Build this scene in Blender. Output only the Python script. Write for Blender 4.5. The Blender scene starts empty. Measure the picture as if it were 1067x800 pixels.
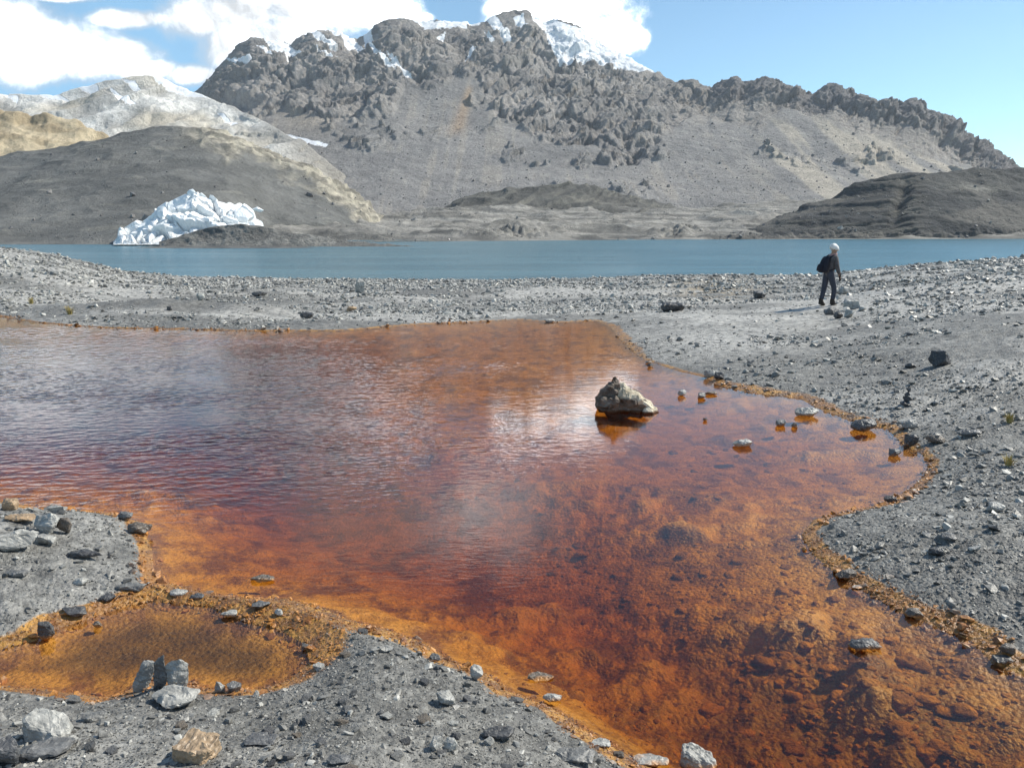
import bpy, bmesh, math, random
import numpy as np
from mathutils import Vector, Matrix

random.seed(7); RNG = np.random.default_rng(11)
scn = bpy.context.scene
COL = scn.collection

# ------------------------------------------------------------------ camera model
F = 860.0; CX, CY = 533.5, 400.0; HOR = 236.0
H = 2.6                                   # eye above the pond surface (z = 0)
TH = math.atan((CY - HOR) / F)
CT, ST = math.cos(TH), math.sin(TH)
LAKE = -2.4

def ray_uw(px, py):
    """direction through a photo pixel, scaled so that forward = 1"""
    a = (np.asarray(px, float) - CX) / F; b = (CY - np.asarray(py, float)) / F
    fy = CT + b * ST
    return a / fy, (-ST + b * CT) / fy

def ray_pt(px, py, Y):
    u, w = ray_uw(px, py)
    return u * Y, Y, H + w * Y

def plane_pt(px, py, z=0.0):
    u, w = ray_uw(px, py)
    Y = (z - H) / w
    return float(u * Y), float(Y)

def to_px(x, y, z):
    d = y * CT - (z - H) * ST
    return CX + F * x / d, CY - F * (y * ST + (z - H) * CT) / d

# ------------------------------------------------------------------ numpy noise
_perm = np.random.default_rng(3).permutation(256); _perm = np.concatenate([_perm] * 3)
_g3 = np.random.default_rng(5).normal(size=(256, 3)); _g3 /= np.linalg.norm(_g3, axis=1)[:, None]

def perlin(x, y, z=0.0):
    x, y, z = np.broadcast_arrays(np.asarray(x, float), np.asarray(y, float), np.asarray(z, float))
    xi = np.floor(x).astype(int); yi = np.floor(y).astype(int); zi = np.floor(z).astype(int)
    xf, yf, zf = x - xi, y - yi, z - zi
    u, v, w = [t * t * t * (t * (t * 6 - 15) + 10) for t in (xf, yf, zf)]
    xi &= 255; yi &= 255; zi &= 255
    out = 0
    for dx in (0, 1):
        wx = u if dx else 1 - u
        for dy in (0, 1):
            wy = v if dy else 1 - v
            for dz in (0, 1):
                wz = w if dz else 1 - w
                g = _g3[_perm[_perm[_perm[xi + dx] + yi + dy] + zi + dz]]
                out = out + wx * wy * wz * (g[..., 0] * (xf - dx) + g[..., 1] * (yf - dy) + g[..., 2] * (zf - dz))
    return out * 1.5

def fbm(x, y, z=0.0, o=4, g=0.5):
    s = 0; a = 1; f = 1
    for i in range(o):
        s = s + a * perlin(x * f + 7.3 * i, y * f - 3.1 * i, z * f + 1.7 * i); a *= g; f *= 2.03
    return s

def ridged(x, y, z=0.0, o=5, g=0.5):
    s = 0; a = 1; f = 1; wgt = 1.0
    for i in range(o):
        n = 1 - np.abs(perlin(x * f + 5.3 * i, y * f - 8.1 * i, z * f + 2.7 * i)) * 1.6
        n = np.clip(n, 0, 1) ** 2 * wgt
        wgt = np.clip(n * 1.6, 0, 1)
        s = s + a * n; a *= g; f *= 2.05
    return s

def worley(x, y, z):
    """F1, F2 and a per-cell value"""
    xi = np.floor(x).astype(int); yi = np.floor(y).astype(int); zi = np.floor(z).astype(int)
    f1 = np.full(x.shape, 9.0); f2 = np.full(x.shape, 9.0); idv = np.zeros(x.shape)
    for dx in (-1, 0, 1):
        for dy in (-1, 0, 1):
            for dz in (-1, 0, 1):
                h = _perm[_perm[_perm[(xi + dx) & 255] + ((yi + dy) & 255)] + ((zi + dz) & 255)]
                cx = xi + dx + 0.5 + 0.45 * _g3[h, 0]; cy = yi + dy + 0.5 + 0.45 * _g3[h, 1]; cz = zi + dz + 0.5 + 0.45 * _g3[h, 2]
                d = np.sqrt((x - cx) ** 2 + (y - cy) ** 2 + (z - cz) ** 2)
                near = d < f1
                f2 = np.where(near, f1, np.minimum(f2, d)); idv = np.where(near, h / 255.0, idv); f1 = np.where(near, d, f1)
    return f1, f2, idv

def facets(x, y, z):
    """broken planes: every cell has its own tilt and offset; returns height and distance to the cell border"""
    xi = np.floor(x).astype(int); yi = np.floor(y).astype(int); zi = np.floor(z).astype(int)
    f1 = np.full(x.shape, 9.0); f2 = np.full(x.shape, 9.0); val = np.zeros(x.shape)
    for dx in (-1, 0, 1):
        for dy in (-1, 0, 1):
            for dz in (-1, 0, 1):
                h = _perm[_perm[_perm[(xi + dx) & 255] + ((yi + dy) & 255)] + ((zi + dz) & 255)]
                ox = x - (xi + dx + 0.5 + 0.45 * _g3[h, 0]); oy = y - (yi + dy + 0.5 + 0.45 * _g3[h, 1]); oz = z - (zi + dz + 0.5 + 0.45 * _g3[h, 2])
                d = np.sqrt(ox * ox + oy * oy + oz * oz)
                k = (h * 7 + 31) & 255
                v = h / 255.0 - .5 + 1.1 * (ox * _g3[k, 0] + oy * _g3[k, 1] + oz * _g3[k, 2])
                near = d < f1
                f2 = np.where(near, f1, np.minimum(f2, d)); val = np.where(near, v, val); f1 = np.where(near, d, f1)
    return val, f2 - f1

def sstep(a, b, x):
    t = np.clip((x - a) / (b - a), 0, 1); return t * t * (3 - 2 * t)

def lerp(a, b, t): return a + (b - a) * t

def sdf(poly, x, y):
    """signed distance to a polygon, negative inside"""
    x = np.asarray(x, float); y = np.asarray(y, float)
    d = np.full(x.shape, 1e18); inside = np.zeros(x.shape, bool)
    n = len(poly)
    for i in range(n):
        ax, ay = poly[i]; bx, by = poly[(i + 1) % n]
        ex, ey = bx - ax, by - ay
        t = np.clip(((x - ax) * ex + (y - ay) * ey) / (ex * ex + ey * ey + 1e-12), 0, 1)
        d = np.minimum(d, (x - ax - t * ex) ** 2 + (y - ay - t * ey) ** 2)
        c = ((ay > y) != (by > y))
        with np.errstate(divide='ignore', invalid='ignore'):
            xx = ax + (y - ay) * ex / (ey if abs(ey) > 1e-12 else 1e-12)
        inside ^= c & (x < xx)
    d = np.sqrt(d)
    return np.where(inside, -d, d)

# ------------------------------------------------------------------ tagging helpers
def tag(o, label=None, cat=None, group=None, kind=None):
    if label: o["label"] = label
    if cat: o["category"] = cat
    if group: o["group"] = group
    if kind: o["kind"] = kind
    return o

def link(name, me, mat=None, parent=None):
    o = bpy.data.objects.new(name, me); COL.objects.link(o)
    if mat: me.materials.append(mat)
    if parent: o.parent = parent
    return o

def np_mesh(name, co, faces, smooth=True, attrs=None, cols=None):
    """faces: (n,k) int array"""
    me = bpy.data.meshes.new(name)
    co = np.asarray(co, np.float32); faces = np.asarray(faces, np.int32)
    nf, k = faces.shape
    me.vertices.add(len(co)); me.vertices.foreach_set("co", co.ravel())
    me.loops.add(nf * k); me.loops.foreach_set("vertex_index", faces.ravel())
    me.polygons.add(nf)
    me.polygons.foreach_set("loop_start", np.arange(0, nf * k, k, dtype=np.int32))
    try: me.polygons.foreach_set("loop_total", np.full(nf, k, np.int32))
    except Exception: pass
    me.update(calc_edges=True)
    me.polygons.foreach_set("use_smooth", np.full(nf, smooth, bool))
    for nme, a in (attrs or {}).items():
        at = me.attributes.new(nme, 'FLOAT', 'POINT'); at.data.foreach_set("value", np.asarray(a, np.float32).ravel())
    for nme, a in (cols or {}).items():
        at = me.attributes.new(nme, 'FLOAT_COLOR', 'POINT')
        a = np.asarray(a, np.float32); a = np.concatenate([a, np.ones((len(a), 1), np.float32)], 1)
        at.data.foreach_set("color", a.ravel())
    me.validate()
    return me

def grid_faces(nr, nc, wrap=False):
    i = np.arange(nr - 1)[:, None] * nc; j = np.arange(nc - 1)[None, :]
    a = (i + j).ravel()
    return np.stack([a, a + 1, a + nc + 1, a + nc], 1)

# ------------------------------------------------------------------ material helper
class M:
    def __init__(s, name):
        s.mat = bpy.data.materials.new(name); s.mat.use_nodes = True
        s.t = s.mat.node_tree; s.t.nodes.clear()
        s.out = s.t.nodes.new("ShaderNodeOutputMaterial")
    def n(s, typ, ins=None, **props):
        nd = s.t.nodes.new("ShaderNode" + typ)
        for k, v in props.items(): setattr(nd, k, v)
        for k, v in (ins or {}).items(): s.set(nd.inputs[k], v)
        return nd
    def set(s, sock, v):
        if isinstance(v, bpy.types.NodeSocket): s.t.links.new(v, sock)
        elif isinstance(v, bpy.types.Node): s.t.links.new(v.outputs[0], sock)
        elif isinstance(v, (tuple, list)) and sock.type == 'RGBA' and len(v) == 3: sock.default_value = (*v, 1)
        else: sock.default_value = v
    def m(s, op, a, b=0.0, c=0.0, clamp=False):
        nd = s.t.nodes.new("ShaderNodeMath"); nd.operation = op; nd.use_clamp = clamp
        for i, v in enumerate((a, b, c)): s.set(nd.inputs[i], v)
        return nd.outputs[0]
    def mix(s, f, a, b, blend='MIX'):
        nd = s.t.nodes.new("ShaderNodeMix"); nd.data_type = 'RGBA'; nd.blend_type = blend
        s.set(nd.inputs[0], f); s.set(nd.inputs[6], a); s.set(nd.inputs[7], b)
        return nd.outputs[2]
    def noise(s, vec, scale, detail=4, rough=0.55, dist=0.0):
        nd = s.n("TexNoise", {"Scale": scale, "Detail": detail, "Roughness": rough, "Distortion": dist})
        if vec is not None: s.set(nd.inputs["Vector"], vec)
        return nd.outputs["Fac"]
    def voro(s, vec, scale, feature='F1'):
        nd = s.n("TexVoronoi", {"Scale": scale}, feature=feature)
        if vec is not None: s.set(nd.inputs["Vector"], vec)
        return nd
    def ramp(s, f, a, b, lo=0.0, hi=1.0, smooth=True):
        nd = s.n("MapRange", {"Value": f, "From Min": a, "From Max": b, "To Min": lo, "To Max": hi})
        nd.interpolation_type = 'SMOOTHSTEP' if smooth else 'LINEAR'
        return nd.outputs[0]
    def attr(s, name): return s.n("Attribute", attribute_name=name)
    def mapping(s, vec, scale=(1, 1, 1), rot=(0, 0, 0)):
        nd = s.n("Mapping", {"Vector": vec}); nd.inputs["Scale"].default_value = scale; nd.inputs["Rotation"].default_value = rot
        return nd.outputs[0]
    def bump(s, h, strength, dist, normal=None):
        nd = s.n("Bump", {"Height": h, "Strength": strength, "Distance": dist})
        if normal is not None: s.set(nd.inputs["Normal"], normal)
        return nd.outputs[0]
    def principled(s, col, rough=0.8, normal=None, spec=0.3):
        p = s.n("BsdfPrincipled", {"Base Color": col, "Roughness": rough, "Specular IOR Level": spec})
        if normal is not None: s.set(p.inputs["Normal"], normal)
        s.t.links.new(p.outputs[0], s.out.inputs["Surface"])
        return p

# ================================================================== POND OUTLINE
pond_px = [(-420, 322), (-150, 324), (0, 330), (34, 336), (84, 340), (111, 342), (169, 343), (250, 345), (350, 345), (400, 341), (434, 338),
    (485, 336), (539, 333), (580, 336), (620, 334), (636, 341), (645, 353), (658, 366), (674, 376), (707, 387), (734, 393), (751, 402),
    (781, 409), (832, 415), (855, 427), (882, 437), (923, 446), (940, 462), (971, 480), (962, 496), (950, 507), (925, 524), (881, 533),
    (848, 541), (834, 557), (846, 577), (872, 599), (903, 617), (939, 639), (978, 654), (1012, 668), (1033, 691), (1067, 704), (1200, 760),
    (1400, 860), (1100, 980), (800, 880), (673, 795), (640, 778), (604, 757), (575, 736), (531, 720), (508, 702), (470, 688), (437, 668), (404, 656),
    (362, 645), (340, 634), (301, 624), (254, 622), (222, 619), (196, 612), (170, 606), (160, 593), (160, 575), (152, 557), (145, 543), (120, 535),
    (72, 531), (47, 531), (0, 521), (-120, 515), (-420, 505)]
pool_px = [(-160, 690), (0, 677), (36, 668), (62, 655), (120, 635), (155, 627), (176, 628), (217, 632), (236, 641), (261, 650), (290, 656), (316, 671),
    (322, 690), (300, 708), (272, 717), (217, 717), (190, 708), (150, 709), (128, 722), (109, 726), (47, 718), (0, 713), (-160, 722)]
POND = [plane_pt(*p) for p in pond_px]
POOL = [plane_pt(*p) for p in pool_px]

CREST = [(-400, 250, 60), (-150, 251, 66), (0, 254, 70), (60, 262, 72), (130, 278, 76), (200, 285, 79), (330, 289, 80), (450, 291, 80), (540, 291, 80), (680, 287, 78),
         (740, 285, 75), (850, 284, 64), (880, 280, 62), (950, 271, 60), (1010, 267, 60), (1067, 263, 60), (1200, 258, 60), (1500, 250, 60)]
_cpx = np.array([c[0] for c in CREST], float); _cr = np.array([c[2] for c in CREST], float)
_cz = np.array([ray_pt(c[0], c[1], c[2])[2] for c in CREST])
_uu = ray_uw(_cpx, np.array([c[1] for c in CREST]))[0]

def pond_d(x, y):
    d = np.full(np.shape(x), 30.0)
    m = (np.abs(x) < 40) & (y < 40) & (y > -8)
    if np.any(m):
        dd = np.minimum(sdf(POND, x[m], y[m]), sdf(POOL, x[m], y[m])); d[m] = dd
    return d

MOUND = [(plane_pt(172, 322, 0.1), 3.6, 1.3, 0.34, 0.10), (plane_pt(300, 308, -0.3), 6.0, 2.0, 0.25, -0.05), (plane_pt(60, 300, 0.1), 7.0, 2.0, 0.3, 0.1),
         (plane_pt(540, 305, -0.6), 8.0, 2.2, 0.3, 0.0), (plane_pt(1000, 300, 0.8), 6.0, 3.0, 0.25, 0.2), (plane_pt(700, 315, 0.0), 2.2, 1.2, 0.18, 0.2)]

def ground_h(x, y, d=None, fine=True):
    x = np.asarray(x, float); y = np.asarray(y, float)
    if d is None: d = pond_d(x, y)
    r = np.hypot(x, y); ys = np.maximum(y, 0.3)
    u = np.where(y > 0.3, x / ys, np.sign(x) * 3)
    # land
    hn = np.interp(u, ray_uw(np.array([0, 540, 640, 700, 860, 1000, 1067, 1300.]), 320)[0], [0.12, 0.1, 0.1, 0.2, 0.33, 0.75, 0.9, 1.2])
    A = lerp(0.62, hn, sstep(8, 17, r))
    zc = np.interp(u, _uu, _cz); rc = np.interp(u, _uu, _cr)
    A = lerp(A, zc, np.clip((r - 22) / (rc - 22), 0, 1) * (y > 0))
    A = np.where(y <= 0.3, 0.8, A)
    dp = np.maximum(d, 0)
    warp = 0.05 * fbm(x * 0.9, y * 0.9, 2.2, 3)
    land = A * (1 - np.exp(-dp / 2.8)) + 0.045 * (1 - np.exp(-dp / 0.25)) * np.exp(-dp / 5)
    k = np.minimum(1, dp / 1.6)
    land = land + k * (0.10 * fbm(x * 0.22, y * 0.22, 0.3, 3) + 0.035 * fbm(x * 1.1, y * 1.1, 5.3, 3)) + np.minimum(1, dp / 0.35 + .15) * 0.014 * fbm(x * 5, y * 5, 8.1, 3)
    for (cx, cy), sx, sy, hh, rot in MOUND:
        ex = (x - cx) * math.cos(rot) + (y - cy) * math.sin(rot); ey = -(x - cx) * math.sin(rot) + (y - cy) * math.cos(rot)
        land = land + k * hh * np.exp(-(ex / sx) ** 2 - (ey / sy) ** 2) * (1 + .25 * fbm(x * .8, y * .8, 4, 2))
    over = np.maximum(0, r - rc) * (y > 0)
    land = np.where(over > 0, np.maximum(land - over * 0.16 - 0.02 * over ** 1.2, -6.0), land)
    # bed
    di = np.maximum(-d, 0)
    bed = -(0.05 * (1 - np.exp(-di / 0.12)) + 0.26 * (1 - np.exp(-di / 1.7)))
    bed = bed * lerp(1.0, lerp(.40, 1.9, sstep(-.12, -.40, u)) + .45 * sstep(.09, .2, u), sstep(6.5, 13, y))
    px_, py_ = to_px(x, np.maximum(y, 1.0), 0.0)
    # deeper channel that runs from the middle of the pond to the lower right
    ch = [(300, 480), (480, 540), (590, 600), (690, 690), (800, 760), (1000, 830)]
    dc = np.full(x.shape, 1e9)
    for (ax, ay), (bx, by) in zip(ch[:-1], ch[1:]):
        ex, ey = bx - ax, by - ay
        t = np.clip(((px_ - ax) * ex + (py_ - ay) * ey) / (ex * ex + ey * ey), 0, 1)
        dc = np.minimum(dc, np.hypot(px_ - ax - t * ex, py_ - ay - t * ey))
    bed = bed - 0.25 * np.exp(-(dc / 85) ** 2) * np.minimum(1, di / .5)
    pool = (sdf(POOL, x, y) < 0) if np.size(x) else np.zeros(np.shape(x), bool)
    bed = np.where(pool, -(.015 + .075 * (1 - np.exp(-di / .35))), bed)
    lump = np.maximum(0, fbm(x * 1.6, y * 1.6, 11.0, 2)) ** 1.2 * 0.17 + 0.05 * fbm(x * 4.2, y * 4.2, 3.0, 4)
    patch = sstep(-0.15, 0.35, fbm(x * 0.35, y * 0.5, 9.0, 2) + 0.3 * sstep(9, 5, y))
    bed = bed + lump * (0.25 + 0.75 * patch) * np.minimum(1, di / 0.5) * lerp(1, .45, sstep(8, 13, y)) * np.where(pool, .25, 1)
    bed = np.minimum(bed, np.where(pool, -.01, -0.012 - 0.05 * np.minimum(1, di)))
    bed = np.where(di < .15, np.minimum(bed, -di * .25), bed)
    h = np.where(d > 0, land, bed)
    return h

def on_ground(px, py):
    u, w = ray_uw(px, py)
    Y = np.exp(np.linspace(math.log(2.0), math.log(110), 2600))
    z = H + w * Y; g = ground_h(u * Y, Y)
    g = np.maximum(g, np.where(pond_d(u * Y, Y) < 0, 0.0, -9))
    k = np.argmax(z <= g)
    return float(u * Y[k]), float(Y[k]), float(g[k])

# ================================================================== MATERIALS
def mat_ground():
    s = M("shore_ground")
    pos = s.n("NewGeometry").outputs["Position"]
    stain = s.attr("stain").outputs["Fac"]; pale = s.attr("pale").outputs["Fac"]; ochre = s.attr("ochre").outputs["Fac"]; depth = s.attr("depth").outputs["Fac"]
    n1 = s.noise(pos, 0.6, 5); n2 = s.noise(pos, 7, 5, .65); n3 = s.noise(pos, 45, 3, .6)
    v = s.voro(pos, 30); vc = s.voro(pos, 11)
    g = s.mix(s.ramp(n2, .3, .7), (.092, .089, .082), (.215, .208, .19))
    g = s.mix(s.m('MULTIPLY', s.ramp(n1, .38, .62), .5), g, (.115, .112, .106))
    chip = s.m('MULTIPLY', s.ramp(v.outputs["Color"], .55, .95), s.ramp(n2, .35, .6))
    g = s.mix(s.m('MULTIPLY', chip, .65), g, (.37, .36, .33))
    chip2 = s.ramp(vc.outputs["Color"], .72, .98)
    g = s.mix(s.m('MULTIPLY', chip2, .4), g, (.08, .08, .083))
    g = s.mix(s.m('MULTIPLY', pale, s.ramp(n2, .3, .62)), g, (.46, .445, .415))
    g = s.mix(s.m('MULTIPLY', ochre, s.ramp(n2, .35, .6)), g, (.36, .25, .11))
    # iron crust round the water and on the pond bed
    o = s.mix(s.ramp(n2, .36, .68), (.15, .07, .03), (.52, .27, .06))
    o = s.mix(s.m('MULTIPLY', s.ramp(n1, .45, .65), .6), o, (.33, .15, .05))
    o = s.mix(s.m('MULTIPLY', s.ramp(n3, .5, .68), .7), o, (.10, .06, .035))
    bedc = s.mix(s.ramp(n2, .28, .66), (.36, .17, .03), (.66, .34, .055))
    bedc = s.mix(s.m('MULTIPLY', s.ramp(s.noise(s.mapping(pos, (2.4, 1.6, 2), (0, 0, .6)), 1.0, 6, .7), .47, .62), .85), bedc, (.17, .06, .025))
    bedc = s.mix(s.m('MULTIPLY', s.ramp(n3, .55, .75), .35), bedc, (.16, .06, .03))
    silt = s.attr("silt").outputs["Fac"]
    bedc = s.mix(s.m('MULTIPLY', silt, .9), bedc, s.mix(s.ramp(n2, .3, .66), (.095, .052, .011), (.155, .083, .018)))
    o = s.mix(s.ramp(depth, .0, .05), o, bedc)
    st = s.ramp(s.m('ADD', stain, s.m('MULTIPLY', s.m('SUBTRACT', n2, .5), .9)), .3, .7)
    col = s.mix(st, g, o)
    rough = s.mix(st, (.62, .62, .62), (.45, .45, .45))
    hgt = s.m('ADD', s.m('MULTIPLY', v.outputs["Distance"], -.5), s.m('ADD', s.m('MULTIPLY', n2, 1.0), s.m('MULTIPLY', n3, .6)))
    nb = s.bump(hgt, .8, .03)
    s.principled(col, rough, nb, .45)
    return s.mat

def mat_stone(name, tones, stain=True, sheen=.5, strata=1.0, attr=True):
    """tones: dark, mid, light ; per-stone 'tone' attribute shifts them"""
    s = M(name)
    geo = s.n("NewGeometry"); pos = geo.outputs["Position"]
    tc = s.n("TexCoord").outputs["Object"]
    base = pos if attr else tc
    n1 = s.noise(base, 9, 5, .6); n2 = s.noise(base, 40, 4, .65)
    lay = s.noise(s.mapping(base, (3, 3, 46), (.5, .3, 0)), 1.0, 4, .6)
    if attr:
        tone = s.attr("tone").outputs["Fac"]
    else:
        tone = s.n("ObjectInfo").outputs["Random"]
    c = s.mix(s.ramp(tone, .0, .65), tones[0], tones[1])
    c = s.mix(s.ramp(tone, .7, 1.0), c, tones[2])
    c = s.mix(s.ramp(n1, .38, .68), s.mix(.45, c, (.04, .04, .04)), c)
    c = s.mix(s.m('MULTIPLY', s.ramp(n2, .55, .75), .35), c, (.42, .41, .38))
    c = s.mix(s.m('MULTIPLY', s.ramp(lay, .56, .64), .35 * strata), c, (.06, .058, .055))
    if stain:
        z = s.n("SeparateXYZ", {"Vector": pos}).outputs["Z"]
        if attr:
            st = s.attr("stain").outputs["Fac"]
            st = s.ramp(s.m('ADD', st, s.m('MULTIPLY', s.m('SUBTRACT', n1, .5), .8)), .35, .75)
        else:
            y = s.n("SeparateXYZ", {"Vector": pos}).outputs["Y"]
            near = s.ramp(y, 24, 22)
            st = s.m('MULTIPLY', s.ramp(s.m('SUBTRACT', z, s.m('MULTIPLY', s.m('SUBTRACT', n1, .5), .1)), .03, -.01), near)
        o = s.mix(s.ramp(n1, .35, .65), (.16, .06, .02), (.50, .22, .05))
        c = s.mix(st, c, o)
    h = s.m('ADD', s.m('MULTIPLY', n1, .6), s.m('ADD', s.m('MULTIPLY', n2, .35), s.m('MULTIPLY', lay, .5 * strata)))
    s.principled(c, .45, s.bump(h, .7, .02), sheen)
    return s.mat

def mat_far(name, scale, bumpd, streak=None, snowy=False, contrast=.5):
    """distant terrain: albedo from the 'Col' attribute, broken up by noise"""
    s = M(name)
    pos = s.n("NewGeometry").outputs["Position"]
    col = s.attr("Col").outputs["Color"]
    n1 = s.noise(pos, .05 * scale, 6, .65); n2 = s.noise(pos, .28 * scale, 5, .7); n3 = s.noise(pos, 1.1 * scale, 3, .6)
    f = s.m('ADD', s.m('MULTIPLY', s.m('SUBTRACT', n1, .5), contrast * 1.1), s.m('ADD', s.m('MULTIPLY', s.m('SUBTRACT', n2, .5), contrast * 1.3), s.m('MULTIPLY', s.m('SUBTRACT', n3, .5), contrast * .9)))
    mul = s.m('ADD', f, 1.0)
    c = s.n("VectorMath", {0: col, 1: mul}, operation='MULTIPLY').outputs[0]
    spk = s.ramp(s.voro(pos, .30 * scale).outputs["Color"], .86, .97)
    c = s.mix(s.m('MULTIPLY', spk, s.m('MULTIPLY', s.ramp(n2, .45, .6), .3)), c, (.30, .285, .26))
    h = s.m('ADD', n2, s.m('MULTIPLY', n3, .45))
    if snowy:
        sn = s.attr("snow").outputs["Fac"]
        sn = s.ramp(s.m('ADD', sn, s.m('ADD', s.m('MULTIPLY', s.m('SUBTRACT', n2, .5), 1.0), s.m('MULTIPLY', s.m('SUBTRACT', n1, .5), .7))), .42, .6)
        c = s.mix(sn, c, (.82, .84, .87))
        h = s.m('MULTIPLY', h, s.m('SUBTRACT', 1.0, s.m('MULTIPLY', sn, .7)))
    s.principled(c, .9, s.bump(h, .8, bumpd), .15)
    return s.mat

def mat_pond():
    s = M("pond_water")
    pos = s.n("NewGeometry").outputs["Position"]
    nb = s.bump(s.noise(s.mapping(pos, (9, 26, 1), (0, 0, .1)), 1.0, 2, .5), .25, .004)
    gl = s.n("BsdfGlossy", {"Color": (1, 1, 1), "Roughness": .02, "Normal": nb})
    tr = s.n("BsdfTransparent", {"Color": (.96, .93, .90)})
    fr = s.n("Fresnel", {"IOR": 1.33, "Normal": nb})
    mx = s.n("MixShader", {0: fr.outputs[0], 1: tr.outputs[0], 2: gl.outputs[0]})
    s.t.links.new(mx.outputs[0], s.out.inputs["Surface"])
    va = s.n("VolumeAbsorption", {"Color": (.80, .61, .02), "Density": 2.7})
    s.t.links.new(va.outputs[0], s.out.inputs["Volume"])
    return s.mat

def mat_lake():
    s = M("lake_water")
    pos = s.n("NewGeometry").outputs["Position"]
    w1 = s.noise(s.mapping(pos, (.25, .7, 1), (0, 0, .15)), 1.0, 4, .6)
    w2 = s.noise(s.mapping(pos, (.02, .12, 1), (0, 0, -.05)), 1.0, 4, .6)
    hgt = s.m('ADD', s.m('MULTIPLY', w1, .5), s.m('MULTIPLY', w2, .6))
    nb = s.bump(hgt, 1.0, .8)
    c = s.mix(s.ramp(w2, .4, .62), (.042, .122, .158), (.07, .165, .205))
    p = s.principled(c, .24, nb, .5); p.inputs["IOR"].default_value = 1.33
    return s.mat

def mat_plain(name, col, rough=.8, var=.4, scale=30, bumpd=.004, spec=.3):
    s = M(name)
    tc = s.n("TexCoord").outputs["Object"]
    n = s.noise(tc, scale, 4, .6)
    c = s.mix(s.m('MULTIPLY', s.ramp(n, .3, .7), var), col, tuple(v * .45 for v in col))
    s.principled(c, rough, s.bump(n, .6, bumpd), spec)
    return s.mat

def mat_ice():
    s = M("glacier_ice")
    pos = s.n("NewGeometry").outputs["Position"]
    n1 = s.noise(s.mapping(pos, (1, 1, .45)), .35, 6, .65); n2 = s.noise(s.mapping(pos, (1.2, 1.2, .3)), 1.3, 4, .65)
    c = s.mix(s.ramp(n1, .35, .6), (.87, .90, .91), (.91, .92, .92))
    c = s.mix(s.m('MULTIPLY', s.ramp(n2, .62, .76), .4), c, (.45, .46, .47))
    z = s.n("SeparateXYZ", {"Vector": pos}).outputs["Z"]
    dirt = s.m('MULTIPLY', s.ramp(s.m('ADD', z, s.m('MULTIPLY', s.m('SUBTRACT', n1, .5), 14.0)), 2.0, -1.0), s.ramp(n2, .4, .6))
    c = s.mix(s.m('MULTIPLY', dirt, .6), c, (.33, .32, .30))
    band = s.noise(s.mapping(pos, (.12, .12, 1.3), (.25, .1, 0)), 1.0, 4, .6)
    c = s.mix(s.m('MULTIPLY', s.ramp(band, .54, .66), .45), c, (.70, .78, .83))
    p = s.principled(c, .5, s.bump(s.m('ADD', n1, s.m('MULTIPLY', n2, .4)), .6, .9), .4)
    return s.mat

MAT_GROUND = mat_ground()
SLATE = ((.08, .078, .073), (.28, .27, .246), (.58, .565, .515))
MAT_GRAVEL = mat_stone("gravel_stone", SLATE)
MAT_SLATE = mat_stone("slate_rock", ((.10, .10, .105), (.17, .168, .165), (.24, .235, .22)), attr=False)
MAT_PALE = mat_stone("pale_rock", ((.40, .39, .36), (.47, .46, .425), (.54, .53, .485)), attr=False, strata=.6)
MAT_DARK = mat_stone("dark_rock", ((.055, .054, .058), (.075, .074, .076), (.10, .098, .096)), attr=False)
MAT_TAN = mat_stone("tan_rock", ((.42, .28, .15), (.45, .31, .18), (.48, .34, .21)), attr=False, strata=.5)
MAT_BROWN = mat_stone("brown_rock", ((.13, .105, .085), (.16, .13, .10), (.2, .16, .12)), attr=False)
MAT_OCHRE = mat_stone("rust_rock", ((.26, .11, .04), (.34, .15, .05), (.40, .2, .07)), attr=False)
MAT_FAR = mat_far("mountain_rock", 1.0, 4.0, snowy=True, contrast=.8)
MAT_MID = mat_far("moraine_rock", 2.6, 1.2, contrast=.8)

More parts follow.
